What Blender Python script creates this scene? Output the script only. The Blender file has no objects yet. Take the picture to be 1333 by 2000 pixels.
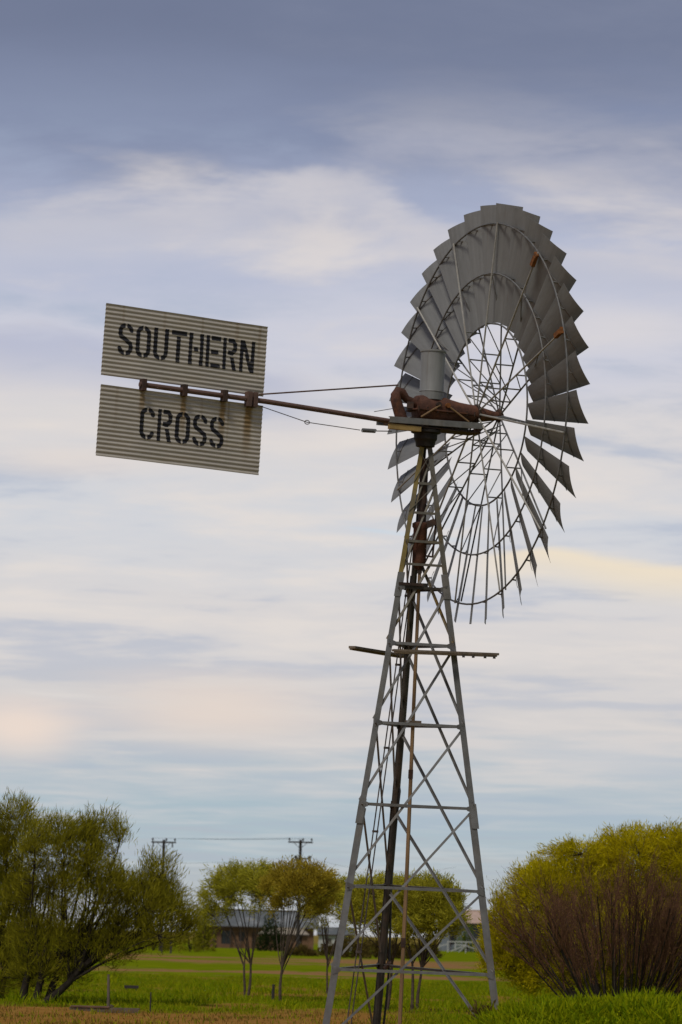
import bpy, math, random
import numpy as np
from mathutils import Matrix, Vector

random.seed(7)
RNG = np.random.default_rng(11)
SC = bpy.context.scene
COL = SC.collection
R = math.radians

# ------------------------------------------------------------------ camera
EYE, PITCH, ROLL, FPX = 2.0, 0.1264, 0.0257, 6502.1      # focal length in pixels of the 1333 x 2000 photo
cp, sp_ = math.cos(PITCH), math.sin(PITCH)
fwd = Vector((0, cp, sp_)); up0 = Vector((0, -sp_, cp)); rt0 = Vector((1, 0, 0))
cr, sr = math.cos(ROLL), math.sin(ROLL)
c_right = rt0 * cr + up0 * sr
c_up = up0 * cr - rt0 * sr
cam_d = bpy.data.cameras.new('camera')
cam_d.sensor_fit = 'VERTICAL'; cam_d.sensor_height = 36.0; cam_d.sensor_width = 24.0
cam_d.lens = FPX / 2000 * 36.0
cam_d.clip_start = 0.5; cam_d.clip_end = 20000
cam_d.dof.use_dof = True; cam_d.dof.focus_distance = 60.5; cam_d.dof.aperture_fstop = 2.6
cam = bpy.data.objects.new('camera', cam_d); COL.objects.link(cam)
M = Matrix((c_right, c_up, -fwd)).transposed().to_4x4()
M.translation = (0, 0, EYE)
cam.matrix_world = M
SC.camera = cam


def at(x, y, Y):
    """world point seen at photo pixel x, y at distance Y"""
    u, v = x - 666.5, 1000 - y
    d = fwd * FPX + c_right * u + c_up * v
    return Vector((0, 0, EYE)) + d * (Y / d.y)


# ------------------------------------------------------------------ world: a broken overcast sky
SUN_EL, SUN_AZ = R(56), R(205)          # azimuth clockwise from +Y: behind the camera, to the left
world = bpy.data.worlds.new('World'); SC.world = world; world.use_nodes = True
world.cycles.sampling_method = 'MANUAL'; world.cycles.sample_map_resolution = 256
wn = world.node_tree; wn.nodes.clear()


class NT:
    """small node helper"""
    def __init__(s, tree): s.t = tree
    def n(s, kind, **kw):
        o = s.t.nodes.new(kind)
        for k, v in kw.items(): setattr(o, k, v)
        return o
    def link(s, a, b): s.t.links.new(a, b)
    def put(s, sock, v):
        if isinstance(v, (int, float)): sock.default_value = v
        elif isinstance(v, (tuple, list)): sock.default_value = v
        else: s.link(v, sock)
    def m(s, op, a, b=None, c=None, clamp=False):
        o = s.n('ShaderNodeMath', operation=op, use_clamp=clamp)
        s.put(o.inputs[0], a)
        if b is not None: s.put(o.inputs[1], b)
        if c is not None: s.put(o.inputs[2], c)
        return o.outputs[0]
    def mix(s, f, a, b, blend='MIX'):
        o = s.n('ShaderNodeMix', data_type='RGBA', blend_type=blend)
        s.put(o.inputs[0], f); s.put(o.inputs[6], a); s.put(o.inputs[7], b)
        return o.outputs[2]
    def noise(s, vec, scale, detail=3, rough=.5, dist=0.0, dim='3D'):
        o = s.n('ShaderNodeTexNoise', noise_dimensions=dim)
        if vec is not None: s.link(vec, o.inputs['Vector'])
        o.inputs['Scale'].default_value = scale; o.inputs['Detail'].default_value = detail
        o.inputs['Roughness'].default_value = rough; o.inputs['Distortion'].default_value = dist
        return o.outputs[0]
    def ramp(s, f, stops, interp='LINEAR'):
        o = s.n('ShaderNodeValToRGB'); o.color_ramp.interpolation = interp
        e = o.color_ramp.elements
        while len(e) < len(stops): e.new(0.5)
        for el, (p, c) in zip(e, stops):
            el.position = p; el.color = (c, c, c, 1) if isinstance(c, (int, float)) else (*c, 1)
        s.put(o.inputs[0], f)
        return o.outputs[0]
    def smooth(s, v, a, b):
        o = s.n('ShaderNodeMapRange', interpolation_type='SMOOTHSTEP')
        s.put(o.inputs[0], v); o.inputs[1].default_value = a; o.inputs[2].default_value = b
        return o.outputs[0]
    def vec(s, x, y, z):
        o = s.n('ShaderNodeCombineXYZ')
        s.put(o.inputs[0], x); s.put(o.inputs[1], y); s.put(o.inputs[2], z)
        return o.outputs[0]
    def xyz(s, v):
        o = s.n('ShaderNodeSeparateXYZ'); s.link(v, o.inputs[0]); return o.outputs


def srgb(r, g, b):
    f = lambda c: (c / 255 / 12.92) if c / 255 <= .04045 else ((c / 255 + .055) / 1.055) ** 2.4
    return (f(r), f(g), f(b))


w = NT(wn)
geo = w.n('ShaderNodeTexCoord').outputs['Generated']
X, Y, Z = w.xyz(geo)
az = w.m('ARCTAN2', X, Y)
el = w.m('ARCSINE', Z)
ae = w.vec(az, el, 0.0)
# the cloud sheet lies flat overhead: look directions are cast onto it, so it closes up towards the horizon
zz = w.m('ADD', w.m('MAXIMUM', Z, 0.0), .035)
pv = w.n('ShaderNodeVectorMath', operation='DIVIDE'); w.link(w.vec(X, Y, 0.0), pv.inputs[0]); w.link(w.vec(zz, zz, 1.0), pv.inputs[1])
mp = w.n('ShaderNodeMapping'); w.link(pv.outputs[0], mp.inputs[0]); mp.inputs['Scale'].default_value = (.85, .8, 1); mp.inputs['Rotation'].default_value = (0, 0, R(14))
n1 = w.noise(mp.outputs[0], .62, 4, .5, .5)          # broad banks
n3 = w.noise(mp.outputs[0], 2.1, 6, .56, .35)        # billows
n2 = w.noise(mp.outputs[0], 5.5, 5, .6, .3)          # fine wisps
el_w = w.m('MULTIPLY_ADD', w.m('SUBTRACT', n3, .5), .045, el)
base_sky = w.ramp(w.m('MULTIPLY', el_w, 1 / .34), [
    (0.00, srgb(186, 188, 192)), (0.045, srgb(178, 186, 192)), (0.09, srgb(172, 188, 198)), (0.125, srgb(182, 192, 201)),
    (0.19, srgb(210, 206, 206)), (0.27, srgb(217, 212, 211)), (0.36, srgb(210, 211, 216)), (0.44, srgb(219, 214, 213)),
    (0.52, srgb(206, 206, 217)), (0.59, srgb(184, 189, 209)), (0.645, srgb(163, 170, 194)), (0.70, srgb(133, 142, 169)),
    (0.80, srgb(114, 122, 147)), (1.0, srgb(106, 112, 134))], 'EASE')
mid = w.m('MULTIPLY', w.smooth(el, .045, .115), w.m('SUBTRACT', 1.0, w.smooth(el, .215, .26)))
mixn = w.m('ADD', w.m('MULTIPLY', n1, .44), w.m('ADD', w.m('MULTIPLY', n3, .40), w.m('MULTIPLY', n2, .16)))
lit = w.m('MULTIPLY', w.smooth(mixn, .49, .60), w.m('MULTIPLY_ADD', mid, .52, .20))
lit_c = w.mix(w.smooth(el, .22, .27), (*srgb(232, 222, 214), 1), (*srgb(158, 162, 180), 1))
sky_c = w.mix(lit, base_sky, lit_c)
shade = w.m('MULTIPLY', w.m('SUBTRACT', 1.0, w.smooth(mixn, .415, .50)), w.m('MULTIPLY_ADD', mid, .36, .24))
shd_c = w.mix(w.smooth(el, .22, .27), (*srgb(165, 177, 200), 1), (*srgb(104, 112, 138), 1))
sky_c = w.mix(shade, sky_c, shd_c)


def cloud_puff(col, caz, cel, raz, rel, colr, amt, nz, edge=.5, wob=1.1):
    v1 = w.n('ShaderNodeVectorMath', operation='MULTIPLY_ADD'); w.link(ae, v1.inputs[0])
    v1.inputs[1].default_value = (1 / raz, 1 / rel, 0); v1.inputs[2].default_value = (-caz / raz, -cel / rel, 0)
    v2 = w.n('ShaderNodeVectorMath', operation='LENGTH'); w.link(v1.outputs[0], v2.inputs[0])
    d = w.m('MULTIPLY_ADD', nz, wob, v2.outputs['Value'])
    k_ = w.n('ShaderNodeMapRange', interpolation_type='SMOOTHSTEP'); w.link(d, k_.inputs[0])
    k_.inputs[1].default_value = edge + wob * .5; k_.inputs[2].default_value = 1.1 + wob * .5; k_.inputs[3].default_value = amt; k_.inputs[4].default_value = 0.0
    k = k_.outputs[0]
    return w.mix(k, col, (*srgb(*colr), 1))


def dirn(x, y):
    d = at(x, y, 1000.0) - Vector((0, 0, EYE)); d.normalize()
    return math.atan2(d.x, d.y), math.asin(d.z)


px = 1 / FPX
# a ragged bright bank under the dark deck: its upper edge wanders, its body fades downwards
def bank(col, pts, span, colr, amt, sharp, fade, rag):
    x0_, x1_ = span
    a0_, a1_ = dirn(x0_, 400)[0], dirn(x1_, 400)[0]
    f_ = w.m('DIVIDE', w.m('SUBTRACT', az, a0_), a1_ - a0_)
    edge_ = w.ramp(f_, [((x_ - x0_) / (x1_ - x0_), dirn(x_, y_)[1]) for x_, y_ in pts], 'B_SPLINE')
    dd = w.m('SUBTRACT', edge_, el)
    dr = w.m('ADD', dd, w.m('ADD', w.m('MULTIPLY', w.m('SUBTRACT', n3, .5), rag), w.m('MULTIPLY', w.m('SUBTRACT', n2, .5), rag * .45)))
    k = w.m('MULTIPLY', w.smooth(dr, -.001, sharp), w.m('SUBTRACT', 1.0, w.smooth(dd, fade * .15, fade)))
    side = w.m('MULTIPLY', w.smooth(f_, -.1, .12), w.m('SUBTRACT', 1.0, w.smooth(f_, .85, 1.1)))
    return w.mix(w.m('MULTIPLY', w.m('MULTIPLY', k, side), amt), col, (*srgb(*colr), 1))


sky_c = bank(sky_c, [(-60, 395), (60, 378), (300, 372), (450, 350), (560, 318), (660, 308), (760, 330), (850, 395), (960, 420)], (-60, 960), (210, 206, 210), .62, .010, .030, .044)
sky_c = bank(sky_c, [(640, 290), (730, 250), (830, 246), (1000, 262), (1200, 280), (1400, 300)], (640, 1400), (164, 168, 188), .5, .010, .022, .034)
sky_c = bank(sky_c, [(760, 450), (830, 412), (900, 430), (1050, 440), (1180, 450), (1400, 470)], (760, 1400), (206, 202, 207), .6, .006, .022, .026)
sky_c = bank(sky_c, [(-60, 640), (100, 630), (260, 650), (420, 690), (560, 720), (640, 740)], (-60, 640), (168, 174, 200), .55, .008, .026, .030)
sky_c = bank(sky_c, [(960, 1075), (1040, 1050), (1120, 1062), (1200, 1085), (1290, 1098), (1400, 1105)], (960, 1400), (240, 224, 199), .9, .003, .016, .010)
PUFFS = [(430, 1385, 330, 95, (230, 214, 203), .85, .0, .9), (40, 1420, 170, 85, (236, 218, 206), .95, .0, .9), (1230, 640, 220, 60, (224, 217, 216), .6, .0, 1.0), (150, 900, 260, 40, (228, 216, 208), .6, .0, 1.2),
         (1180, 1480, 260, 60, (204, 204, 208), .6, .0, .9), (500, 1570, 420, 20, (166, 186, 198), .6, .0, .8)]
for (x_, y_, rx_, ry_, c_, a_, e_, wb_) in PUFFS:
    a0, e0 = dirn(x_, y_)
    sky_c = cloud_puff(sky_c, a0, e0, rx_ * px, ry_ * px, c_, a_, n3, e_, wb_)
# a thin slit of open sky: the Nishita sky shows there and through the thinner cloud low down
nish = w.n('ShaderNodeTexSky', sky_type='NISHITA')
nish.sun_disc = False; nish.sun_elevation = SUN_EL; nish.sun_rotation = SUN_AZ
nish.air_density = 1.0; nish.dust_density = 1.0; nish.ozone_density = 1.5
a0, e0 = dirn(800, 1044)
slit = w.m('SQRT', w.m('ADD', w.m('POWER', w.m('ABSOLUTE', w.m('DIVIDE', w.m('SUBTRACT', az, a0), 150 * px)), 2.0),
                       w.m('POWER', w.m('ABSOLUTE', w.m('DIVIDE', w.m('SUBTRACT', w.m('SUBTRACT', el, w.m('MULTIPLY', w.m('SUBTRACT', az, a0), -.09)), e0), 7 * px)), 2.0)))
slit = w.m('SUBTRACT', 1.0, w.smooth(w.m('ADD', slit, w.m('MULTIPLY', w.m('SUBTRACT', n2, .5), 1.0)), .4, 1.1))
SKY_GAIN = 0.72
BG = 0.1
clouds = w.mix(1.0, sky_c, (SKY_GAIN / BG,) * 3 + (1,), 'MULTIPLY')
clear = w.m('MAXIMUM', w.m('MULTIPLY', slit, .30), .04)
mixed = w.mix(clear, clouds, nish.outputs[0])
bg = w.n('ShaderNodeBackground'); w.link(mixed, bg.inputs[0]); bg.inputs[1].default_value = BG
wo = w.n('ShaderNodeOutputWorld'); w.link(bg.outputs[0], wo.inputs[0])

# ------------------------------------------------------------------ sun through cloud
sd = bpy.data.lights.new('sun', 'SUN'); sd.energy = 1.5; sd.angle = R(14); sd.color = (1.0, .94, .84)
sun = bpy.data.objects.new('sun', sd); COL.objects.link(sun)
sv = Vector((math.sin(SUN_AZ) * math.cos(SUN_EL), math.cos(SUN_AZ) * math.cos(SUN_EL), math.sin(SUN_EL)))
sun.rotation_euler = sv.to_track_quat('Z', 'Y').to_euler()
sun.location = (0, 0, 60)

SC.view_settings.view_transform = 'Standard'; SC.view_settings.look = 'None'
SC.view_settings.exposure = 0.47; SC.view_settings.gamma = 1.0; SC.view_settings.use_curve_mapping = False
SC.render.engine = 'CYCLES'
SC.cycles.use_denoising = True
SC.cycles.max_bounces = 4; SC.cycles.diffuse_bounces = 2; SC.cycles.glossy_bounces = 2; SC.cycles.transparent_max_bounces = 8


# ------------------------------------------------------------------ mesh helpers
class MB:
    def __init__(s): s.v = []; s.f = []
    def add(s, vs, fs):
        o = len(s.v); s.v += [tuple(v) for v in vs]; s.f += [tuple(i + o for i in f) for f in fs]; return s
    def box(s, c, size, mat=None):
        hx, hy, hz = size[0] / 2, size[1] / 2, size[2] / 2
        vs = [Vector((sx * hx, sy * hy, sz * hz)) for sz in (-1, 1) for sy in (-1, 1) for sx in (-1, 1)]
        if mat: vs = [mat @ v for v in vs]
        return s.add([v + Vector(c) for v in vs], [(0, 2, 3, 1), (4, 5, 7, 6), (0, 1, 5, 4), (2, 6, 7, 3), (0, 4, 6, 2), (1, 3, 7, 5)])
    def prism(s, prof, p0, p1, ax, ay, scale1=1.0):
        """profile (list of 2-D points, CCW) swept from p0 to p1 with axes ax, ay"""
        n = len(prof); p0, p1, ax, ay = map(Vector, (p0, p1, ax, ay))
        a = [p0 + ax * x + ay * y for x, y in prof]
        b = [p1 + ax * (x * scale1) + ay * (y * scale1) for x, y in prof]
        return s.add(a + b, [(i, (i + 1) % n, n + (i + 1) % n, n + i) for i in range(n)] + [tuple(range(n - 1, -1, -1)), tuple(range(n, 2 * n))])
    def bar(s, p0, p1, w_, h_, upv=(0, 0, 1)):
        p0, p1 = Vector(p0), Vector(p1); d = (p1 - p0).normalized()
        x = d.cross(Vector(upv))
        if x.length < 1e-4: x = d.cross(Vector((1, 0, 0)))
        x.normalize(); y = x.cross(d).normalized()
        return s.prism([(-w_ / 2, -h_ / 2), (w_ / 2, -h_ / 2), (w_ / 2, h_ / 2), (-w_ / 2, h_ / 2)], p0, p1, x, y)
    def angle(s, p0, p1, x, y, wd, th):
        """angle iron: corner on the line, flanges along x and y"""
        x, y = Vector(x).normalized(), Vector(y).normalized()
        return s.prism([(0, 0), (wd, 0), (wd, th), (th, th), (th, wd), (0, wd)], p0, p1, x, y)
    def tube(s, pts, rad, sides=8, caps=True):
        pts = [Vector(p) for p in pts]; n = len(pts)
        if not hasattr(rad, '__len__'): rad = [rad] * n
        ref = None; o = len(s.v)
        for i, p in enumerate(pts):
            d = (pts[min(i + 1, n - 1)] - pts[max(i - 1, 0)])
            d = d.normalized() if d.length > 1e-9 else Vector((0, 0, 1))
            if ref is None: ref = Vector((0, 0, 1)) if abs(d.z) < .9 else Vector((1, 0, 0))
            x = ref - d * ref.dot(d); x.normalize(); y = d.cross(x); ref = x
            for k in range(sides):
                a = 2 * math.pi * k / sides
                s.v.append(tuple(p + (x * math.cos(a) + y * math.sin(a)) * rad[i]))
        for i in range(n - 1):
            for k in range(sides):
                s.f.append((o + i * sides + k, o + i * sides + (k + 1) % sides, o + (i + 1) * sides + (k + 1) % sides, o + (i + 1) * sides + k))
        if caps:
            s.f.append(tuple(o + k for k in range(sides - 1, -1, -1))); s.f.append(tuple(o + (n - 1) * sides + k for k in range(sides)))
        return s
    def loft(s, rings, caps=True):
        o = len(s.v); n = len(rings[0])
        for r_ in rings: s.v += [tuple(p) for p in r_]
        for i in range(len(rings) - 1):
            for k in range(n):
                s.f.append((o + i * n + k, o + i * n + (k + 1) % n, o + (i + 1) * n + (k + 1) % n, o + (i + 1) * n + k))
        if caps:
            s.f.append(tuple(o + k for k in range(n - 1, -1, -1))); s.f.append(tuple(o + (len(rings) - 1) * n + k for k in range(n)))
        return s
    def mesh(s, name, mat, smooth=False):
        me = bpy.data.meshes.new(name); me.from_pydata(s.v, [], s.f); me.validate()
        if mat: me.materials.append(mat)
        if smooth:
            me.polygons.foreach_set('use_smooth', [True] * len(me.polygons))
            try: me.set_sharp_from_angle(angle=R(35))
            except Exception: pass
        me.update(); return me
    def build(s, name, mat, parent=None, smooth=False):
        return link(name, s.mesh(name, mat, smooth), parent)


def link(name, me, parent=None):
    o = bpy.data.objects.new(name, me); COL.objects.link(o)
    if parent is not None: o.parent = parent
    return o


def np_mesh(name, verts, quads, mat, parent=None, tris=False):
    """numpy verts (N,3), faces (M,4 or 3)"""
    me = bpy.data.meshes.new(name); k = quads.shape[1]
    me.vertices.add(len(verts)); me.vertices.foreach_set('co', verts.astype(np.float32).ravel())
    me.loops.add(quads.size); me.loops.foreach_set('vertex_index', quads.astype(np.int32).ravel())
    me.polygons.add(len(quads)); me.polygons.foreach_set('loop_start', np.arange(0, quads.size, k, dtype=np.int32))
    me.polygons.foreach_set('loop_total', np.full(len(quads), k, dtype=np.int32))
    me.materials.append(mat); me.update(calc_edges=True)
    return link(name, me, parent)


def tag(o, label=None, cat=None, group=None, kind=None):
    if label: o['label'] = label
    if cat: o['category'] = cat
    if group: o['group'] = group
    if kind: o['kind'] = kind
    return o


def empty(name, loc=(0, 0, 0), rz=0.0):
    o = bpy.data.objects.new(name, None); COL.objects.link(o); o.location = loc; o.rotation_euler.z = rz
    o.empty_display_size = .2
    return o


# ------------------------------------------------------------------ materials
def mat(name, base, var=.25, rough=.7, metal=0.0, scale=6.0, bump=0.0, second=None, second_amt=.5, second_scale=3.0, stretch=None, spec=.4):
    m_ = bpy.data.materials.new(name); m_.use_nodes = True; t = NT(m_.node_tree); t.t.nodes.clear()
    out = t.n('ShaderNodeOutputMaterial'); b = t.n('ShaderNodeBsdfPrincipled'); t.link(b.outputs[0], out.inputs[0])
    co = t.n('ShaderNodeTexCoord').outputs['Object']
    if stretch:
        mp = t.n('ShaderNodeMapping'); t.link(co, mp.inputs[0]); mp.inputs['Scale'].default_value = stretch; co = mp.outputs[0]
    nz = t.noise(co, scale, 5, .6)
    c = t.mix(t.smooth(nz, .25, .75), (*[x * (1 - var) for x in base], 1), (*[min(1, x * (1 + var)) for x in base], 1))
    if second is not None:
        n_ = t.noise(co, second_scale, 6, .65, .3)
        c = t.mix(t.m('MULTIPLY', t.smooth(n_, .48, .66), second_amt), c, (*second, 1))
    t.link(c, b.inputs['Base Color'])
    b.inputs['Roughness'].default_value = rough; b.inputs['Metallic'].default_value = metal
    b.inputs['Specular IOR Level'].default_value = spec
    if bump:
        bp = t.n('ShaderNodeBump'); bp.inputs['Strength'].default_value = bump; bp.inputs['Distance'].default_value = .02
        t.link(t.noise(co, scale * 4, 4, .6), bp.inputs['Height']); t.link(bp.outputs[0], b.inputs['Normal'])
    return m_


def leaf_mat(name, cols, trans=.42, patch=1.1, pamt=.35, rough=.55):
    m_ = bpy.data.materials.new(name); m_.use_nodes = True; t = NT(m_.node_tree); t.t.nodes.clear()
    out = t.n('ShaderNodeOutputMaterial'); b = t.n('ShaderNodeBsdfPrincipled')
    g = t.n('ShaderNodeNewGeometry')
    rnd = g.outputs['Random Per Island']
    c = t.ramp(rnd, [(i / (len(cols) - 1), cc) for i, cc in enumerate(cols)])
    pos = t.n('ShaderNodeTexCoord').outputs['Object']
    nz = t.noise(pos, patch, 3, .5)
    c = t.mix(t.m('MULTIPLY', t.smooth(nz, .35, .7), pamt), c, (*cols[-1], 1))
    t.link(c, b.inputs['Base Color']); b.inputs['Roughness'].default_value = rough
    b.inputs['Specular IOR Level'].default_value = .03
    tr = t.n('ShaderNodeBsdfTranslucent'); t.link(c, tr.inputs[0])
    mx = t.n('ShaderNodeMixShader'); mx.inputs[0].default_value = trans
    t.link(b.outputs[0], mx.inputs[1]); t.link(tr.outputs[0], mx.inputs[2]); t.link(mx.outputs[0], out.inputs[0])
    return m_


M_GALV = mat('galvanised_steel', (.155, .155, .152), .2, .62, .2, 5, .05, (.16, .13, .09), .35, 2.2)
M_GALV_TOP = mat('stained_galvanised_steel', (.15, .14, .115), .25, .6, .2, 4, .05, (.16, .10, .018), .85, 1.1)
M_GALV_YEL = mat('yellow_stained_steel', (.22, .165, .05), .3, .7, .1, 4, .05, (.15, .13, .09), .8, 1.6)
M_GALV_DARK = mat('weathered_steel', (.15, .15, .15), .25, .6, .3, 6, .05, (.11, .075, .045), .5, 2.5)
M_BLADE = mat('blade_sheet_steel', (.195, .198, .194), .10, .55, .15, 2.5, .03, (.135, .13, .12), .4, 1.6, (1, 1, .5))
M_SPOKE = mat('spoke_steel', (.33, .32, .29), .2, .6, .25, 9, 0, (.2, .15, .1), .4, 3)
M_RUST = mat('rust_red_casting', (.088, .036, .022), .45, .8, .05, 7, .4, (.17, .06, .018), .6, 2.6)
M_RUST_DARK = mat('dark_rusted_iron', (.045, .027, .02), .4, .8, .1, 6, .2, (.1, .04, .018), .5, 3)
M_RUST_BRIGHT = mat('bright_rust', (.17, .06, .013), .4, .85, 0, 14, .2)
M_PIPE = mat('red_oxide_pipe', (.12, .07, .055), .3, .7, .1, 5, .1, (.07, .045, .035), .6, 2)
M_DARK = mat('dark_and_shaded_steel', (.04, .035, .028), .35, .6, .2, 6, .1, (.085, .05, .03), .5, 2.5)  # dark fittings, and the back leg with its shade put into the colour
M_NECK = mat('oil_black_iron', (.018, .014, .011), .4, .7, .1, 6, .1, (.045, .022, .012), .5, 3)
M_WOOD = mat('weathered_timber', (.16, .125, .09), .35, .85, 0, 8, .2, (.07, .05, .035), .6, 4, (1, 1, .25))
M_ROD = mat('tan_pump_rod', (.235, .145, .07), .2, .8, 0, 3, .1, (.14, .085, .05), .5, 1.5, (1, 1, .3))
M_YELLOW = mat('yellowed_timber', (.30, .20, .07), .25, .8, 0, 5, .1)
M_BLACK = mat('black_paint', (.010, .010, .016), .3, .7, 0, 8, 0)
M_POLY = mat('black_polypipe', (.012, .012, .014), .2, .5, 0, 8, 0)
M_WIRE = mat('steel_wire', (.10, .08, .07), .2, .6, .3, 8, 0)

def vary_per_object(m_, amt):
    t = NT(m_.node_tree); b = next(n for n in t.t.nodes if n.type == 'BSDF_PRINCIPLED')
    src = b.inputs['Base Color'].links[0].from_socket
    rnd = t.n('ShaderNodeObjectInfo').outputs['Random']
    co = t.n('ShaderNodeTexCoord').outputs['Object']
    mp_ = t.n('ShaderNodeMapping'); t.link(co, mp_.inputs[0]); mp_.inputs['Scale'].default_value = (14, 14, .9)
    sh = t.n('ShaderNodeVectorMath', operation='ADD'); t.link(mp_.outputs[0], sh.inputs[0]); t.link(t.vec(t.m('MULTIPLY', rnd, 50), 0.0, t.m('MULTIPLY', rnd, 20)), sh.inputs[1])
    st_ = t.noise(sh.outputs[0], 1.0, 4, .6)
    k = t.m('ADD', t.m('MULTIPLY_ADD', rnd, 2 * amt, 1 - amt), t.m('MULTIPLY', t.m('SUBTRACT', st_, .5), .55))
    c = t.mix(1.0, src, t.vec(k, k, k), 'MULTIPLY')
    rs = t.m('MULTIPLY', t.smooth(t.noise(sh.outputs[0], .6, 5, .65), .62, .74), .45)
    t.link(t.mix(rs, c, (.13, .07, .035, 1)), b.inputs['Base Color'])
vary_per_object(M_BLADE, .05); vary_per_object(M_GALV, .14); vary_per_object(M_GALV_DARK, .15); vary_per_object(M_GALV_TOP, .12)

# vane sheet: galvanised corrugated iron, tan with age; the lower sheet has rust runs under its clamps
VANE_S0, VANE_S1, VANE_T0, VANE_T1 = 3.508, 6.702, 9.942, 12.584


def vane_mat(name, streaks):
    m_ = mat(name, (.43, .395, .345), .10, .65, .1, 3.0, 0, (.35, .29, .205), .4, 1.5, (.4, 1, 1.6))
    t = NT(m_.node_tree)
    b = next(n for n in t.t.nodes if n.type == 'BSDF_PRINCIPLED')
    src = b.inputs['Base Color'].links[0].from_socket
    co = t.n('ShaderNodeTexCoord').outputs['Object']
    x, y, z = t.xyz(co)
    nz = t.noise(co, 7, 4, .6)
    c = src
    for (u, wd, ln, am) in streaks:
        k = t.m('ABSOLUTE', t.m('SUBTRACT', x, u))
        k = t.m('SUBTRACT', 1.0, t.smooth(t.m('ADD', k, t.m('MULTIPLY', t.m('SUBTRACT', nz, .5), wd * 1.2)), wd * .3, wd))
        k = t.m('MULTIPLY', k, t.smooth(t.m('ADD', z, t.m('MULTIPLY', t.m('SUBTRACT', nz, .5), .4)), -ln, -ln * .2))
        c = t.mix(t.m('MULTIPLY', k, am), c, (.19, .11, .025, 1))
    t.link(c, b.inputs['Base Color'])
    return m_


# ------------------------------------------------------------------ ground
def gz(x, y):
    """height of the ground"""
    x = np.asarray(x, float); y = np.asarray(y, float)
    sx = np.clip((x - 1.25) / 1.3, 0, 1); sx = sx * sx * (3 - 2 * sx)
    bank = sx * (0.83 + .11 * np.clip(x - 2.4, 0, 4)) * np.exp(-((y - 50.0) / 3.6) ** 2)
    bank = bank * (1 + .05 * np.sin(x * 2.3 + y) + .04 * np.sin(x * 4.1 + 1))
    und = .05 * np.sin(x * .55 + .3 * y) * np.sin(y * .23 + 1.0) + .03 * np.sin(x * 1.7 - y * .6)
    und = und * np.clip((140 - y) / 60, 0, 1) * np.clip((y - 20) / 20, 0, 1)
    return bank + und


def gpt(x, y):
    return float(gz(x, y))


def vnoise(x, y, sc, seed):
    x = np.asarray(x, float) / sc; y = np.asarray(y, float) / sc
    xi, yi = np.floor(x), np.floor(y); fx_, fy_ = x - xi, y - yi
    fx_ = fx_ * fx_ * (3 - 2 * fx_); fy_ = fy_ * fy_ * (3 - 2 * fy_)
    hsh = lambda a, b: np.modf(np.abs(np.sin(a * 127.1 + b * 311.7 + seed * 74.7) * 43758.5453))[0]
    return (hsh(xi, yi) * (1 - fx_) + hsh(xi + 1, yi) * fx_) * (1 - fy_) + (hsh(xi, yi + 1) * (1 - fx_) + hsh(xi + 1, yi + 1) * fx_) * fy_


def bare(x, y):
    """0 where grass grows, 1 on bare soil"""
    y2 = np.asarray(y, float) / 3.2
    f_ = .55 * vnoise(x, y2, 2.6, 1) + .3 * vnoise(x, y2, 1.0, 2) + .15 * vnoise(x, y2, .45, 3)
    return np.clip((f_ - .56) / .10, 0, 1)


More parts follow.
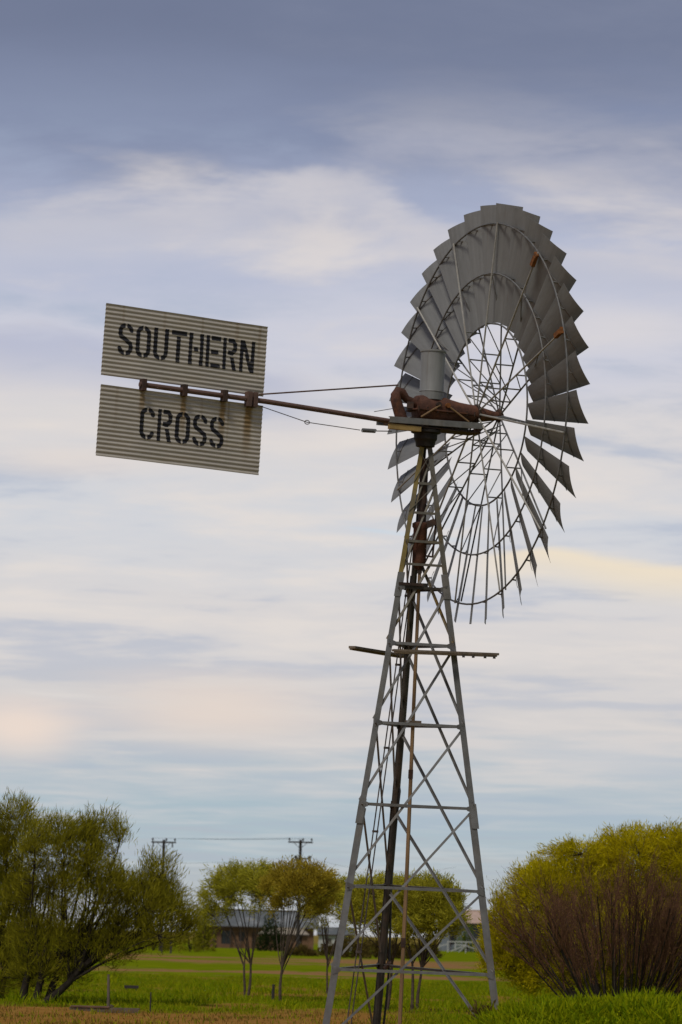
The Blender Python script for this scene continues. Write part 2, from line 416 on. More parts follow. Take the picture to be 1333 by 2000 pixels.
def ground_material():
    m_ = bpy.data.materials.new('paddock_ground'); m_.use_nodes = True; t = NT(m_.node_tree); t.t.nodes.clear()
    out = t.n('ShaderNodeOutputMaterial'); b = t.n('ShaderNodeBsdfPrincipled'); t.link(b.outputs[0], out.inputs[0])
    co = t.n('ShaderNodeTexCoord').outputs['Object']; x, y, z = t.xyz(co)
    n_a = t.noise(co, .35, 5, .6); n_b = t.noise(co, 2.5, 4, .6); n_c = t.noise(co, .03, 4, .55, .4)
    grass = t.mix(t.smooth(n_a, .35, .65), (.105, .155, .003, 1), (.17, .20, .005, 1))
    grass = t.mix(t.m('MULTIPLY', t.smooth(n_b, .5, .7), .4), grass, (.17, .125, .02, 1))
    dirt = t.mix(t.smooth(n_b, .35, .65), (.22, .105, .022, 1), (.31, .165, .045, 1))
    pale = t.mix(t.smooth(n_b, .35, .65), (.24, .115, .055, 1), (.31, .16, .08, 1))
    yw = t.m('ADD', y, t.m('MULTIPLY', t.m('SUBTRACT', n_a, .5), 7.0))
    xw = t.m('ADD', x, t.m('MULTIPLY', t.m('SUBTRACT', n_b, .5), 1.5))
    near = t.m('MULTIPLY', t.m('SUBTRACT', 1.0, t.smooth(yw, 83, 88)), t.m('SUBTRACT', 1.0, t.smooth(xw, 1.4, 3.2)))
    near = t.m('MULTIPLY', near, t.m('SUBTRACT', 1.0, t.m('MULTIPLY', t.smooth(n_b, .55, .68), .55)))
    mpf = t.n('ShaderNodeMapping'); t.link(co, mpf.inputs[0]); mpf.inputs['Scale'].default_value = (.16, .012, 1)
    yf = t.m('ADD', y, t.m('MULTIPLY', t.m('SUBTRACT', t.noise(mpf.outputs[0], 1.0, 5, .65), .5), 70.0))
    band = lambda c_, hw, s_: t.m('SUBTRACT', 1.0, t.smooth(t.m('ABSOLUTE', t.m('SUBTRACT', yf, c_)), hw, hw + s_))
    far = t.m('MULTIPLY', band(168, 5, 8), t.smooth(t.noise(co, .12, 3, .5), .40, .52))
    far = t.m('MAXIMUM', far, t.m('MULTIPLY', band(255, 22, 20), t.smooth(t.noise(co, .07, 3, .5), .38, .48)))
    far = t.m('MAXIMUM', far, t.m('MULTIPLY', band(102, .8, 2), t.smooth(t.noise(co, .3, 3, .5), .50, .62)))
    far = t.m('MAXIMUM', far, t.m('MULTIPLY', t.smooth(y, 500, 900), .6))
    c = t.mix(t.m('MULTIPLY', far, .85), grass, pale)
    c = t.mix(near, c, dirt)
    at_ = t.n('ShaderNodeAttribute', attribute_name='bare')
    c = t.mix(t.m('MULTIPLY', at_.outputs['Fac'], .8), c, dirt)
    t.link(c, b.inputs['Base Color']); b.inputs['Roughness'].default_value = 1.0; b.inputs['Specular IOR Level'].default_value = .0
    bp = t.n('ShaderNodeBump'); bp.inputs['Strength'].default_value = .6; bp.inputs['Distance'].default_value = .08
    t.link(t.noise(co, 5, 5, .65), bp.inputs['Height']); t.link(bp.outputs[0], b.inputs['Normal'])
    return m_


gx = np.concatenate([[-9000, -3000, -1000, -300, -100, -50, -30], np.arange(-20, 20.01, .4), [30, 50, 100, 300, 1000, 3000, 9000]])
gy = np.concatenate([[-500, -100, 0, 20, 35], np.arange(40, 132.01, .6), np.arange(136, 300, 8), [350, 450, 600, 1000, 2000, 4000, 9000]])
GX, GY = np.meshgrid(gx, gy)
gv = np.stack([GX.ravel(), GY.ravel(), gz(GX.ravel(), GY.ravel())], 1)
nx = len(gx); ii = np.arange(len(gy) - 1)[:, None] * nx + np.arange(nx - 1)[None, :]; ii = ii.ravel()
g_o = np_mesh('ground', gv, np.stack([ii, ii + 1, ii + nx + 1, ii + nx], 1), ground_material())
ba = g_o.data.attributes.new('bare', 'FLOAT', 'POINT'); ba.data.foreach_set('value', (bare(gv[:, 0], gv[:, 1]) * (np.abs(gv[:, 0]) < 21) * (gv[:, 1] < 150)).astype(np.float32))
g_o.data.polygons.foreach_set('use_smooth', [True] * len(g_o.data.polygons))
tag(g_o, 'green paddock ground with strips of bare red-brown dirt', 'ground', kind='structure')

# ------------------------------------------------------------------ windmill
LEAN = (Matrix.Rotation(.0207, 3, 'Y') @ Matrix.Rotation(.0314, 3, 'X'))
mill = empty('windmill', (1.2692, 60, 0))
mill.rotation_euler = LEAN.to_euler()
tag(mill, 'tall grey steel three-legged windmill with many-bladed wheel and corrugated tail vane', 'windmill')

TOW_YAW = -.2979
LEG_A = {'left': TOW_YAW - R(120), 'back': TOW_YAW + R(120), 'right': TOW_YAW}


def leg_pt(which, z, inset=0.0):
    r_ = 1.9752 - .1704 * z - inset
    a = LEG_A[which]
    return Vector((r_ * math.cos(a), r_ * math.sin(a), z))


def leg_dirs(which):
    o = [k for k in LEG_A if k != which]
    p = leg_pt(which, 0)
    return [(leg_pt(k, 0) - p).normalized() for k in o]


SEGS = [(-.12, 4.25, .125, M_GALV), (4.1, 8.35, .105, M_GALV), (8.2, 10.86, .085, M_GALV_TOP)]
for which in ('left', 'right', 'back'):
    d1, d2 = leg_dirs(which)
    lg = None
    for i, (z0, z1, wd, m_) in enumerate(SEGS):
        off = -.010 * (2 - i)
        out_v = Vector((math.cos(LEG_A[which]), math.sin(LEG_A[which]), 0))
        b = MB().angle(leg_pt(which, z0) - out_v * off * -1, leg_pt(which, z1) - out_v * off * -1, d1, d2, wd, .012)
        m2 = M_DARK if which == 'back' else (M_GALV_YEL if which == 'left' and i == 2 else m_)  # back leg gets darker steel: shade painted into its colour
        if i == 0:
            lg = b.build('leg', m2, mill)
        else:
            b.build('leg_section', m2, lg)
    # splice plates and bolts at the joints
    for zj in (4.2, 8.28):
        p = leg_pt(which, zj - .22) + out_v * .014; p2 = leg_pt(which, zj + .22) + out_v * .014
        MB().angle(p, p2, d1, d2, .13, .012).build('splice_plate', M_GALV if which != 'back' else M_DARK, lg)

LV = [0.0, 1.44, 2.896, 4.354, 5.806, 7.243, 8.26, 9.10, 10.16, 10.75]
PAIRS = [('left', 'right'), ('right', 'back'), ('back', 'left')]
for z in LV[1:9] + [8.68, 9.62]:
    small = z > 8.3
    for a, b in PAIRS:
        p0, p1 = leg_pt(a, z, .02), leg_pt(b, z, .02)
        d = (p1 - p0).normalized(); inw = -(p0 + p1); inw.z = 0; inw.normalize()
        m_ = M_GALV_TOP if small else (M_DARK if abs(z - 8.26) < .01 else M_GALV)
        if small and 'back' in (a, b) and z != 9.10: continue
        MB().angle(p0, p1, inw, (0, 0, -1), .05 if not small else .045, .008).build('girt', m_, mill)
# helical bracing: every brace climbs two bays
for i in range(len(LV) - 2):
    for (top, bot) in (('right', 'left'), ('back', 'right'), ('left', 'back')):
        if i >= 6 and top != 'right': continue
        p1, p0 = leg_pt(top, LV[i + 2] - .03, .012), leg_pt(bot, LV[i] + .03, .012)
        inw = -(p0 + p1); inw.z = 0; inw.normalize()
        m_ = M_GALV if LV[i] < 6 else M_GALV_TOP
        d = (p1 - p0).normalized()
        MB().angle(p0 + inw * .03, p1 + inw * .03, inw, d.cross(inw), .042 if i < 6 else .034, .007).build('brace', m_, mill)
# a light cross of straps at the very top, on the face to the right
for (a, b, z0, z1) in (('left', 'right', 9.62, 10.16), ('right', 'left', 10.16, 10.75), ('left', 'right', 10.16, 10.75)):
    MB().bar(leg_pt(a, z0, .0), leg_pt(b, z1, .0), .03, .006).build('strap', M_GALV_TOP, mill)

# rusty brackets on the girt at the last splice
MB().bar(leg_pt('left', 8.29, .05), leg_pt('right', 8.29, .05) * .5 + leg_pt('left', 8.29, .05) * .5, .09, .05).build('bracket', M_RUST_DARK, mill)
MB().box((.03, -.04, 8.30), (.26, .12, .07)).build('guide_block', M_DARK, mill)
MB().box((-.0, -.05, 5.83), (.30, .10, .06)).build('guide_block', M_WOOD, mill)

# pump rod in the middle, rising main beside the back leg, polythene hose and the tail furling rods
rod = MB().tube([(0, 0, -.1), (.01, 0, 3), (0, 0, 6), (0, 0, 8.75)], [.036, .036, .034, .030], 6)
rod.build('pump_rod', M_ROD, mill)
for zc in (8.6, 4.9, 1.9):
    MB().box((0, 0, zc), (.085, .085, .16)).build('rod_coupling', M_RUST_DARK, mill)
bk = lambda z, ins, sx: leg_pt('back', z, ins) + Vector((sx, 0, 0))
MB().tube([bk(-.1, .12, .02), bk(2.5, .12, .02), bk(6, .11, .02), bk(9.0, .08, .01)], [.072, .07, .062, .05], 10).build('rising_pipe', M_DARK, mill, True)
hz_ = [bk(z, .14 + .03 * math.sin(z * 1.7), .10 + .05 * math.sin(z * 1.1 + .5)) for z in np.linspace(0.2, 4.6, 18)]
hz_ += [bk(4.75, .1, .05)]
MB().tube(hz_, .021, 6).build('hose', M_POLY, mill, True)
MB().tube([bk(1.36, .2, .06), bk(1.46, .2, .13), bk(1.46, .2, .17)], .045, 8).build('valve', M_RUST_DARK, mill)
fl = []
for k in (0, 1):
    pts = [leg_pt('left', z, .16) * .62 + leg_pt('back', z, .16) * .38 + Vector((.03 * k * 2.4, 0, 0)) for z in (.2, 3, 6, 9.2)]
    fl.append(pts); MB().tube(pts, .013, 5).build('furling_rod', M_WIRE, mill)
for z in (1.7, 3.85, 5.35, 6.85, 8.1):
    p = leg_pt('left', z, .16) * .62 + leg_pt('back', z, .16) * .38
    MB().bar(p + Vector((-.02, 0, 0)), p + Vector((.092, 0, 0)), .03, .04).build('rod_clip', M_WIRE, mill)

# work platform planks round the tower
LINV = LEAN.transposed(); M_BASE = Vector((1.2692, 60, 0))
loc = lambda p_: LINV @ (p_ - M_BASE)
for k, (A, B) in enumerate(((at(688, 1264, 59.55), at(792, 1281, 61.3)), (at(690, 1267, 59.7), at(786, 1283, 61.45)))):
    MB().bar(loc(A), loc(B), .14, .045).build('platform_plank', M_WOOD, mill)
for k, (A, B) in enumerate(((at(768, 1270, 59.0), at(973, 1278, 59.55)), (at(772, 1274, 59.2), at(969, 1281, 59.75)))):
    MB().bar(loc(A), loc(B), .14, .04).build('platform_plank', M_WOOD, mill)
for x_ in (906, 925, 948, 966):
    A, B = at(x_, 1271 + (x_ - 768) * .039, 59.25), at(x_, 1271.5 + (x_ - 768) * .039, 59.85)
    MB().bar(loc(A) - Vector((0, 0, .045)), loc(B) - Vector((0, 0, .045)), .05, .045).build('plank_batten', M_DARK, mill)
# gusset plates where girts meet the legs
for z in LV[1:7]:
    for which in ('left', 'right', 'back'):
        d1, d2 = leg_dirs(which); a_ = LEG_A[which]
        ov = Vector((math.cos(a_), math.sin(a_), 0))
        for dd in (d1, d2):
            c_ = leg_pt(which, z - .03) + dd * .085 - ov * .006
            nrm = dd.cross(Vector((0, 0, 1))).normalized()
            g_ = MB().prism([(-.05, -.075), (.075, -.035), (.075, .035), (-.05, .075)], c_ - nrm * .008, c_ + nrm * .008, dd, (0, 0, 1))
            g_.build('gusset', M_GALV_DARK if which != 'back' else M_DARK, mill)  # back leg gussets carry the same painted shade

# ---- head (frame: n along the wheel shaft, h towards the camera side, up)
YAW = .4215
nV = Vector((math.cos(YAW), math.sin(YAW), 0)); hV = Vector((math.sin(YAW), -math.cos(YAW), 0)); uV = Vector((0, 0, 1))
HP = lambda a, b, c: nV * a + hV * b + uV * c
C0 = 11.517

# turntable, mast tube and furl gear inside the top of the tower
prof = [(10.80, .10), (10.82, .17), (10.92, .185), (10.95, .21), (11.05, .215), (11.07, .27), (11.12, .27)]
MB().loft([[Vector((r_ * math.cos(k * math.pi / 10), r_ * math.sin(k * math.pi / 10), c)) for k in range(20)] for c, r_ in prof]).build('turntable', M_NECK, mill, True)
MB().tube([(0, .02, 9.3), (0, .02, 10.6)], .075, 12).build('mast_tube', M_RUST_DARK, mill, True)
fur = MB().loft([[Vector((-.02 + r_ * math.cos(k * math.pi / 8), .0 + r_ * math.sin(k * math.pi / 8), c)) for k in range(16)] for c, r_ in
                 [(8.58, .05), (8.66, .10), (8.72, .125), (9.32, .125), (9.36, .15), (9.42, .15), (9.46, .08)]]).build('swivel_body', M_RUST, mill, True)
MB().bar((.05, -.05, 9.38), (.24, -.05, 9.46), .10, .12).build('swivel_arm', M_RUST_DARK, fur)
MB().tube([(.24, -.05, 9.9), (.25, -.05, 9.4), (.22, -.05, 8.82)], .018, 6).build('furl_lever', M_RUST_DARK, fur)
MB().bar((.05, -.05, 8.84), (.24, -.05, 8.82), .03, .03).build('furl_link', M_RUST_DARK, fur)

# gearbox: lofted casting
def oval(a, rb, rc, cb, cc, n=20, e=2.4):
    out = []
    for k in range(n):
        t = 2 * math.pi * k / n
        cx, sx_ = math.cos(t), math.sin(t)
        out.append(HP(a, cb + rb * math.copysign(abs(cx) ** (2 / e), cx), cc + rc * math.copysign(abs(sx_) ** (2 / e), sx_)))
    return out
gb = MB().loft([oval(-.24, .13, .13, 0, C0 - .02), oval(-.22, .20, .215, 0, C0 + .0), oval(-.12, .225, .245, 0, C0 - .01), oval(.28, .23, .245, 0, C0 - .01),
                oval(.45, .225, .225, 0, C0 - .025), oval(.62, .205, .20, 0, C0 - .03), oval(.80, .185, .175, 0, C0 - .02), oval(.93, .17, .155, 0, C0 - .005),
                oval(.95, .12, .12, 0, C0)]).build('gearbox', M_RUST, mill, True)
fp = []
MB().loft([[HP(a, b * sc_, c) for a, b in [(-.34, .12), (-.26, .27), (.35, .28), (.7, .25), (.92, .2), (.92, -.2), (.7, -.25), (.35, -.28), (-.26, -.27), (-.34, -.12)]]
           for c, sc_ in ((C0 - .06, 1.0), (C0 - .035, 1.0))]).build('joint_flange', M_RUST, gb)
for a in (-.28, -.1, .1, .3, .5, .7, .86):
    MB().tube([HP(a, .255 - .07 * max(0, a - .4), C0 - .09), HP(a, .255 - .07 * max(0, a - .4), C0 - .005)], .014, 6).build('flange_bolt', M_RUST_DARK, gb)
MB().tube([HP(.12, .22, C0 + .06), HP(.12, .28, C0 + .06)], .05, 10).build('boss', M_RUST_DARK, gb)
MB().tube([HP(.30, .22, C0 + .06), HP(.30, .285, C0 + .06)], .045, 10).build('boss', M_RUST_BRIGHT, gb)
MB().tube([HP(.93, 0, C0 - .02), HP(1.02, 0, C0 - .0), HP(1.16, 0, C0 - .01), HP(1.35, 0, C0 - .01), HP(1.45, 0, C0)], [.155, .15, .125, .09, .075], 14).build('shaft_housing', M_RUST, gb, True)
# sheet-iron hood above the gear
hd = MB().loft([[HP(.08 + r_ * math.cos(k * math.pi / 14), r_ * math.sin(k * math.pi / 14), c) for k in range(28)] for c, r_ in
                [(C0 + .16, .218), (C0 + .30, .218), (C0 + .31, .226), (C0 + .33, .218), (C0 + 1.03, .224), (C0 + 1.035, .238), (C0 + 1.065, .238), (C0 + 1.07, .20), (C0 + 1.075, .05)]]).build('hood', M_BLADE, gb, True)
# turntable rails: channels with struts up to the gearbox
for sb in (-1, 1):
    MB().prism([(-.02, -.055), (.045, -.055), (.045, -.043), (-.005, -.043), (-.005, .043), (.045, .043), (.045, .055), (-.02, .055)],
               HP(-.86, sb * .27, C0 - .30), HP(1.0, sb * .27, C0 - .255), hV * -sb, uV).build('rail', M_GALV, mill)
    for (a0, a1) in ((.14, -.24), (.30, .72)):
        MB().tube([HP(a0, sb * .27, C0 + .05), HP(a1, sb * .28, C0 - .2)], .016, 6).build('strut', M_ROD, mill)
for a in (-.7, -.1, .5, .95):
    MB().bar(HP(a, -.26, C0 - .33), HP(a, .26, C0 - .33), .08, .05).build('cross_member', M_RUST_DARK, mill)
MB().loft([[HP(a, b, c) for a, b in [(-.45, .24), (1.0, .24), (1.0, -.24), (-.45, -.24)]] for c in (C0 - .385, C0 - .36)]).build('base_plate', M_RUST_DARK, mill)
MB().bar(HP(-.84, .22, C0 - .42), HP(-.22, .22, C0 - .42), .10, .09).build('timber_block', M_YELLOW, mill)
# tail pivot: a bent casting behind the gearbox
MB().tube([HP(-.50, .02, C0 - .25), HP(-.57, .02, C0 - .08), HP(-.63, .02, C0 + .08), HP(-.64, .02, C0 + .19), HP(-.60, .02, C0 + .26), HP(-.52, .02, C0 + .235), HP(-.42, .02, C0 + .13), HP(-.22, .02, C0 + .06)],
          [.11, .105, .10, .095, .09, .085, .07, .08], 12).build('tail_pivot', M_RUST, mill, True)
MB().box(HP(-.36, .05, C0 + .02), (.12, .12, .12)).build('pivot_pin', M_RUST_DARK, mill)

# ---- wheel: local X = shaft away from the tail, Z = up; 36 blades, three rings, 12 spoke pairs
TILT = .0163
wx = nV * math.cos(TILT) + uV * math.sin(TILT); wz = uV * math.cos(TILT) - nV * math.sin(TILT); wy = wz.cross(wx)
hub = MB()
def ringpts(x, r_, n=16): return [Vector((x, r_ * math.cos(2 * math.pi * k / n), r_ * math.sin(2 * math.pi * k / n))) for k in range(n)]
hub.loft([ringpts(-.06, .10), ringpts(-.055, .17), ringpts(-.01, .18), ringpts(.0, .13), ringpts(.02, .12)])
wheel = hub.build('wheel', M_RUST_DARK, mill, True)
Mw = Matrix((wx, wy, wz)).transposed().to_4x4(); Mw.translation = nV * 1.0298 + uV * C0
wheel.matrix_local = Mw
MB().loft([ringpts(.40, .06), ringpts(.41, .12), ringpts(.455, .125), ringpts(.47, .07), ringpts(.50, .065), ringpts(.52, .04)]).build('front_hub', M_RUST_DARK, wheel, True)
R_OUT, R_MID, R_IN = 3.48, 2.5745, 1.6701
OFF = {R_OUT: 0.0, R_MID: .048, R_IN: .153}
for rr, tb in ((R_OUT, .017), (R_MID, .016), (R_IN, .017)):
    n = 96
    pts = [Vector((OFF[rr], rr * math.cos(2 * math.pi * k / n), rr * math.sin(2 * math.pi * k / n))) for k in range(n + 1)]
    rb = MB(); o = 0; S = 8
    for k in range(n):
        c_ = pts[k]; rad = Vector((0, c_.y, c_.z)).normalized()
        for j in range(S):
            a = 2 * math.pi * j / S
            rb.v.append(tuple(c_ + rad * tb * math.cos(a) + Vector((tb * math.sin(a), 0, 0))))
    for k in range(n):
        for j in range(S):
            rb.f.append((k * S + j, k * S + (j + 1) % S, ((k + 1) % n) * S + (j + 1) % S, ((k + 1) % n) * S + j))
    rb.build('ring', M_GALV_DARK, wheel, True)

PT = R(25.3)
ct, st = math.cos(PT), math.sin(PT)
B_R0, B_R1 = 1.69, 3.84
def blade_frame(r_):
    f_ = (r_ - B_R0) / (B_R1 - B_R0)
    return .30 + .33 * f_, .27 - .10 * f_, f_      # chord, offset of mid chord along X
def blade_pt(r_, s, lift=0.0):
    ch, ox, f_ = blade_frame(r_)
    sag = .05 * ch * (1 - (2 * s) ** 2)                  # s in -.5 .. .5
    tw = PT - R(2) * (1 - f_)
    c_, s_ = math.cos(tw), math.sin(tw)
    e = Vector((-s_, c_, 0)) * (s * ch)                   # along the chord
    m_ = Vector((c_, s_, 0)) * (-sag - lift)              # bulge towards the tail side
    p = Vector((ox - .06, 0, r_)) + e + m_
    k_ = 1 - .75 * f_
    p.z = (1 - k_) * r_ + k_ * math.sqrt(r_ * r_ - p.y * p.y)
    return p
bm_ = MB(); NR, NS = 8, 9; TH = .003
for side in (0, 1):
    for i in range(NR):
        r_ = B_R0 + (B_R1 - B_R0) * i / (NR - 1)
        for j in range(NS):
            s = -.5 + j / (NS - 1)
            rr = r_
            bm_.v.append(tuple(blade_pt(rr, s, TH * side)))
N_ = NR * NS
for i in range(NR - 1):
    for j in range(NS - 1):
        a = i * NS + j
        bm_.f.append((a, a + 1, a + NS + 1, a + NS)); bm_.f.append((N_ + a, N_ + a + NS, N_ + a + NS + 1, N_ + a + 1))
edge = [j for j in range(NS)] + [i * NS + NS - 1 for i in range(1, NR)] + [(NR - 1) * NS + j for j in range(NS - 2, -1, -1)] + [i * NS for i in range(NR - 2, 0, -1)]
for k in range(len(edge)):
    a, b = edge[k], edge[(k + 1) % len(edge)]
    bm_.f.append((a, N_ + a, N_ + b, b))
blade_me = bm_.mesh('blade', M_BLADE, True)
def rib_mesh(r_):
    mb = MB(); prev = None; pts = []
    for j in range(9):
        s = -.5 + j / 8
        pts.append(blade_pt(r_, s, .012))
    for j in range(8):
        mb.bar(pts[j], pts[j + 1], .006, .03, (0, 0, 1))
    # foot from the rib to the ring
    ringp = Vector((OFF[r_], 0, r_))
    mb.bar(pts[4], ringp, .02, .02)
    return mb.mesh('rib', M_GALV_DARK)
rib_mes = [rib_mesh(x) for x in (R_OUT, R_MID)]
NB = 36
for k in range(NB):
    ang = 2 * math.pi * (k + .35) / NB
    jit = random.uniform(-.012, .012)
    o = link('blade', blade_me, wheel); o.rotation_euler = (ang + jit * .4, jit * .6, 0)
    for me in rib_mes:
        q = link('rib', me, wheel); q.rotation_euler = (ang + jit * .4, 0, 0)
# spokes: wheel angle phi measured from the camera-side horizontal (h) upwards
def wdir(phi): return Vector((0, -math.cos(phi), math.sin(phi)))
for k in range(12):
    phi = R(19.2 + 30 * k); d = wdir(phi)
    rear = lambda r_: d * r_ + Vector((-.03 - .0 * r_, 0, 0))
    front = lambda r_: d * r_ + Vector((.45 - .36 * (r_ / 3.48), 0, 0))
    MB().tube([rear(.12), rear(3.50)], .0175, 6).build('rear_spoke', M_SPOKE, wheel)
    MB().tube([front(.10), front(3.46)], .0165, 6).build('front_spoke', M_GALV_DARK, wheel)
    lv = [.28, .58, 1.10, 1.66, 2.57]
    for j, r_ in enumerate(lv):
        if j and j < 4: MB().tube([rear(r_), front(r_)], .014, 5).build('rung', M_GALV_DARK, wheel)
        if j < 4: MB().tube([rear(lv[j + 1]), front(r_)], .011, 5).build('tie_rod', M_GALV_DARK, wheel)
for (ph, r_) in ((49.2, 3.32), (19.2, 3.34)):
    d = wdir(R(ph)); t_ = Vector((0, d.z, -d.y))
    mb = MB(); mtx = Matrix((Vector((1, 0, 0)), t_, d)).transposed()
    mb.box(d * r_ + Vector((-.05, 0, 0)), (.07, .085, .19), mtx)
    mb.box(d * (r_ + .14) + Vector((-.05, 0, 0)), (.05, .12, .045), mtx)
    mb.build('rusty_clamp', M_RUST_BRIGHT, wheel)

# ---- tail: boom, two corrugated sheets, lettering
TY, TS = .5323, .0126
td = Vector((-math.cos(TY) * math.cos(TS), -math.sin(TY) * math.cos(TS), math.sin(TS)))
thor = Vector((-td.y, td.x, 0)).normalized()
tn = thor if thor.y < 0 else -thor                     # sheet normal on the camera side
tu = td.cross(tn); tu = tu if tu.z > 0 else -tu
TP = lambda s, t, o=0.0: td * s + tu * t + tn * o
PITCHC, AMP = .0762, .0072
# sheet frame: origin at the top edge's tail end (camera sees it top left), x to the right (towards the head), z up
def sheet(t_top, t_bot, material, name):
    L_, H_ = VANE_S1 - VANE_S0, t_top - t_bot
    nz_ = int(round(H_ / (PITCHC / 8))); nx_ = 12
    mb = MB()
    dep = lambda z_: AMP * math.cos(2 * math.pi * z_ / PITCHC)
    warp = lambda x_, z_: .010 * math.sin(x_ * 1.9 + z_) + .008 * math.sin(x_ * 4.3 + 2 * z_ + 1) + .02 * max(0, x_ - 2.9) * math.sin(z_ * 5)
    for side in (0, 1):
        for i in range(nz_ + 1):
            z_ = -H_ * i / nz_
            for j in range(nx_ + 1):
                x_ = L_ * j / nx_
                mb.v.append((x_, -(dep(z_) + warp(x_, z_)) + side * .003, z_))
    n1_ = (nz_ + 1) * (nx_ + 1); W_ = nx_ + 1
    for i in range(nz_):
        for j in range(nx_):
            a = i * W_ + j
            mb.f.append((a, a + W_, a + W_ + 1, a + 1)); mb.f.append((n1_ + a, n1_ + a + 1, n1_ + a + W_ + 1, n1_ + a + W_))
    ed = [j for j in range(W_)] + [i * W_ + nx_ for i in range(1, nz_ + 1)] + [nz_ * W_ + j for j in range(nx_ - 1, -1, -1)] + [i * W_ for i in range(nz_ - 1, 0, -1)]
    for k in range(len(ed)):
        a, b = ed[k], ed[(k + 1) % len(ed)]
        mb.f.append((a, b, n1_ + b, n1_ + a))
    o = mb.build(name, material, mill, True)
    mx = Matrix((-td, -tn, tu)).transposed().to_4x4(); mx.translation = TP(VANE_S1, t_top, -.045)
    o.matrix_local = mx
    return o, L_, H_, dep, warp
CL_U = [.245, .495, .745, .915]
UL = VANE_S1 - VANE_S0
vU = sheet(VANE_T1, 11.339, vane_mat('upper_vane_sheet', [(.35, .03, 1.0, .25), (1.15, .04, .8, .22), (1.9, .03, 1.1, .25), (2.6, .05, .9, .28), (3.05, .04, 1.1, .35)]), 'vane_sheet')
vL = sheet(11.174, VANE_T0, vane_mat('lower_vane_sheet', [(u * UL + dx, wd, ln, am) for u, dx, wd, ln, am in
          ((.245, .03, .08, .65, .75), (.495, .03, .08, .85, .85), (.745, .02, .09, 1.0, .85), (.905, .02, .11, 1.1, .9), (.79, .0, .03, 1.15, .35), (.10, .0, .04, 1.0, .2), (.62, .0, .04, .8, .2))]), 'vane_sheet')

tb_ = NT(M_BLACK.node_tree); bs_ = next(n for n in tb_.t.nodes if n.type == 'BSDF_PRINCIPLED')
co_ = tb_.n('ShaderNodeTexCoord').outputs['Object']
rdg = tb_.smooth(tb_.m('COSINE', tb_.m('MULTIPLY', tb_.xyz(co_)[2], 2 * math.pi / PITCHC)), .35, 1.0)
wr_ = tb_.m('MULTIPLY', tb_.m('MULTIPLY', tb_.smooth(tb_.noise(co_, 6, 6, .7), .46, .66), rdg), .6)
tb_.link(tb_.mix(wr_, bs_.inputs['Base Color'].links[0].from_socket, (.16, .15, .13, 1)), bs_.inputs['Base Color'])
# stencil letters: polylines and slits in a .29 x .54 cell
LW, LH, ST = .288, .56, .076
def arcpts(cx, cy, rx, ry, a0, a1, n=7):
    return [(cx + rx * math.cos(R(a0 + (a1 - a0) * i / n)), cy + ry * math.sin(R(a0 + (a1 - a0) * i / n))) for i in range(n + 1)]
h_ = ST / 2; xl, xr, xm = h_, LW - h_, LW / 2
rx_, ry_ = (xr - xl) / 2, .095
top_arc = lambda a0, a1: arcpts(xm, LH - h_ - ry_, rx_, ry_, a0, a1)
bot_arc = lambda a0, a1: arcpts(xm, h_ + ry_, rx_, ry_, a0, a1)
Spts = arcpts(xm, LH - h_ - ry_, rx_, ry_, 10, 180) + [(xl, .375), (xl + .015, .33), (xm, .275), (xr - .015, .215), (xr, .165)] + arcpts(xm, h_ + ry_, rx_, ry_, 0, -170)
SLIT = .033
vt = ('v', xm, .40, .6); vb = ('v', xm, -.1, .14)
GLYPH = {
    'S': ([Spts], [vt, vb]),
    'O': ([top_arc(0, 180) + bot_arc(180, 360) + [top_arc(0, 0)[0]]], [vt, vb]),
    'U': ([[(xl, LH - h_ * .2)] + bot_arc(180, 360) + [(xr, LH - h_ * .2)]], [vb]),
    'C': ([top_arc(8, 180) + bot_arc(180, 352)], [vt, vb]),
    'T': ([[(h_ * .3, LH - h_), (LW - h_ * .3, LH - h_)], [(xm, LH - h_), (xm, h_ * .2)]], [('h', LH - ST - .012, 0, 1)]),
    'H': ([[(xl, h_ * .2), (xl, LH - h_ * .2)], [(xr, h_ * .2), (xr, LH - h_ * .2)], [(xl, LH / 2), (xr, LH / 2)]], [('v', xl + h_ + .01, .1, .45), ('v', xr - h_ - .01, .1, .45)]),
    'E': ([[(xl, h_ * .2), (xl, LH - h_ * .2)], [(xl, LH - h_), (xr + .02, LH - h_)], [(xl, LH / 2), (xr - .03, LH / 2)], [(xl, h_), (xr + .02, h_)]], [('v', xl + h_ + .012, -1, 2)]),
    'R': ([[(xl, h_ * .2), (xl, LH - h_ * .2)], [(xl, LH - h_), (xr - .05, LH - h_), (xr - .005, LH - .10), (xr - .005, LH - .19), (xr - .05, LH - .245), (xl, LH - .25)], [(xr - .08, LH - .27), (xr - .01, h_ * .4)]],
          [('v', xl + h_ + .012, -1, 2), ('h', LH - .315, xl + .06, 1)]),
    'N': ([[(xl, h_ * .2), (xl, LH - h_ * .2)], [(xr, h_ * .2), (xr, LH - h_ * .2)], [(xl + .02, LH - .03), (xr - .02, .05)]], [('v', xl + h_ + .006, -1, .36), ('v', xr - h_ - .006, .2, 2)]),
}
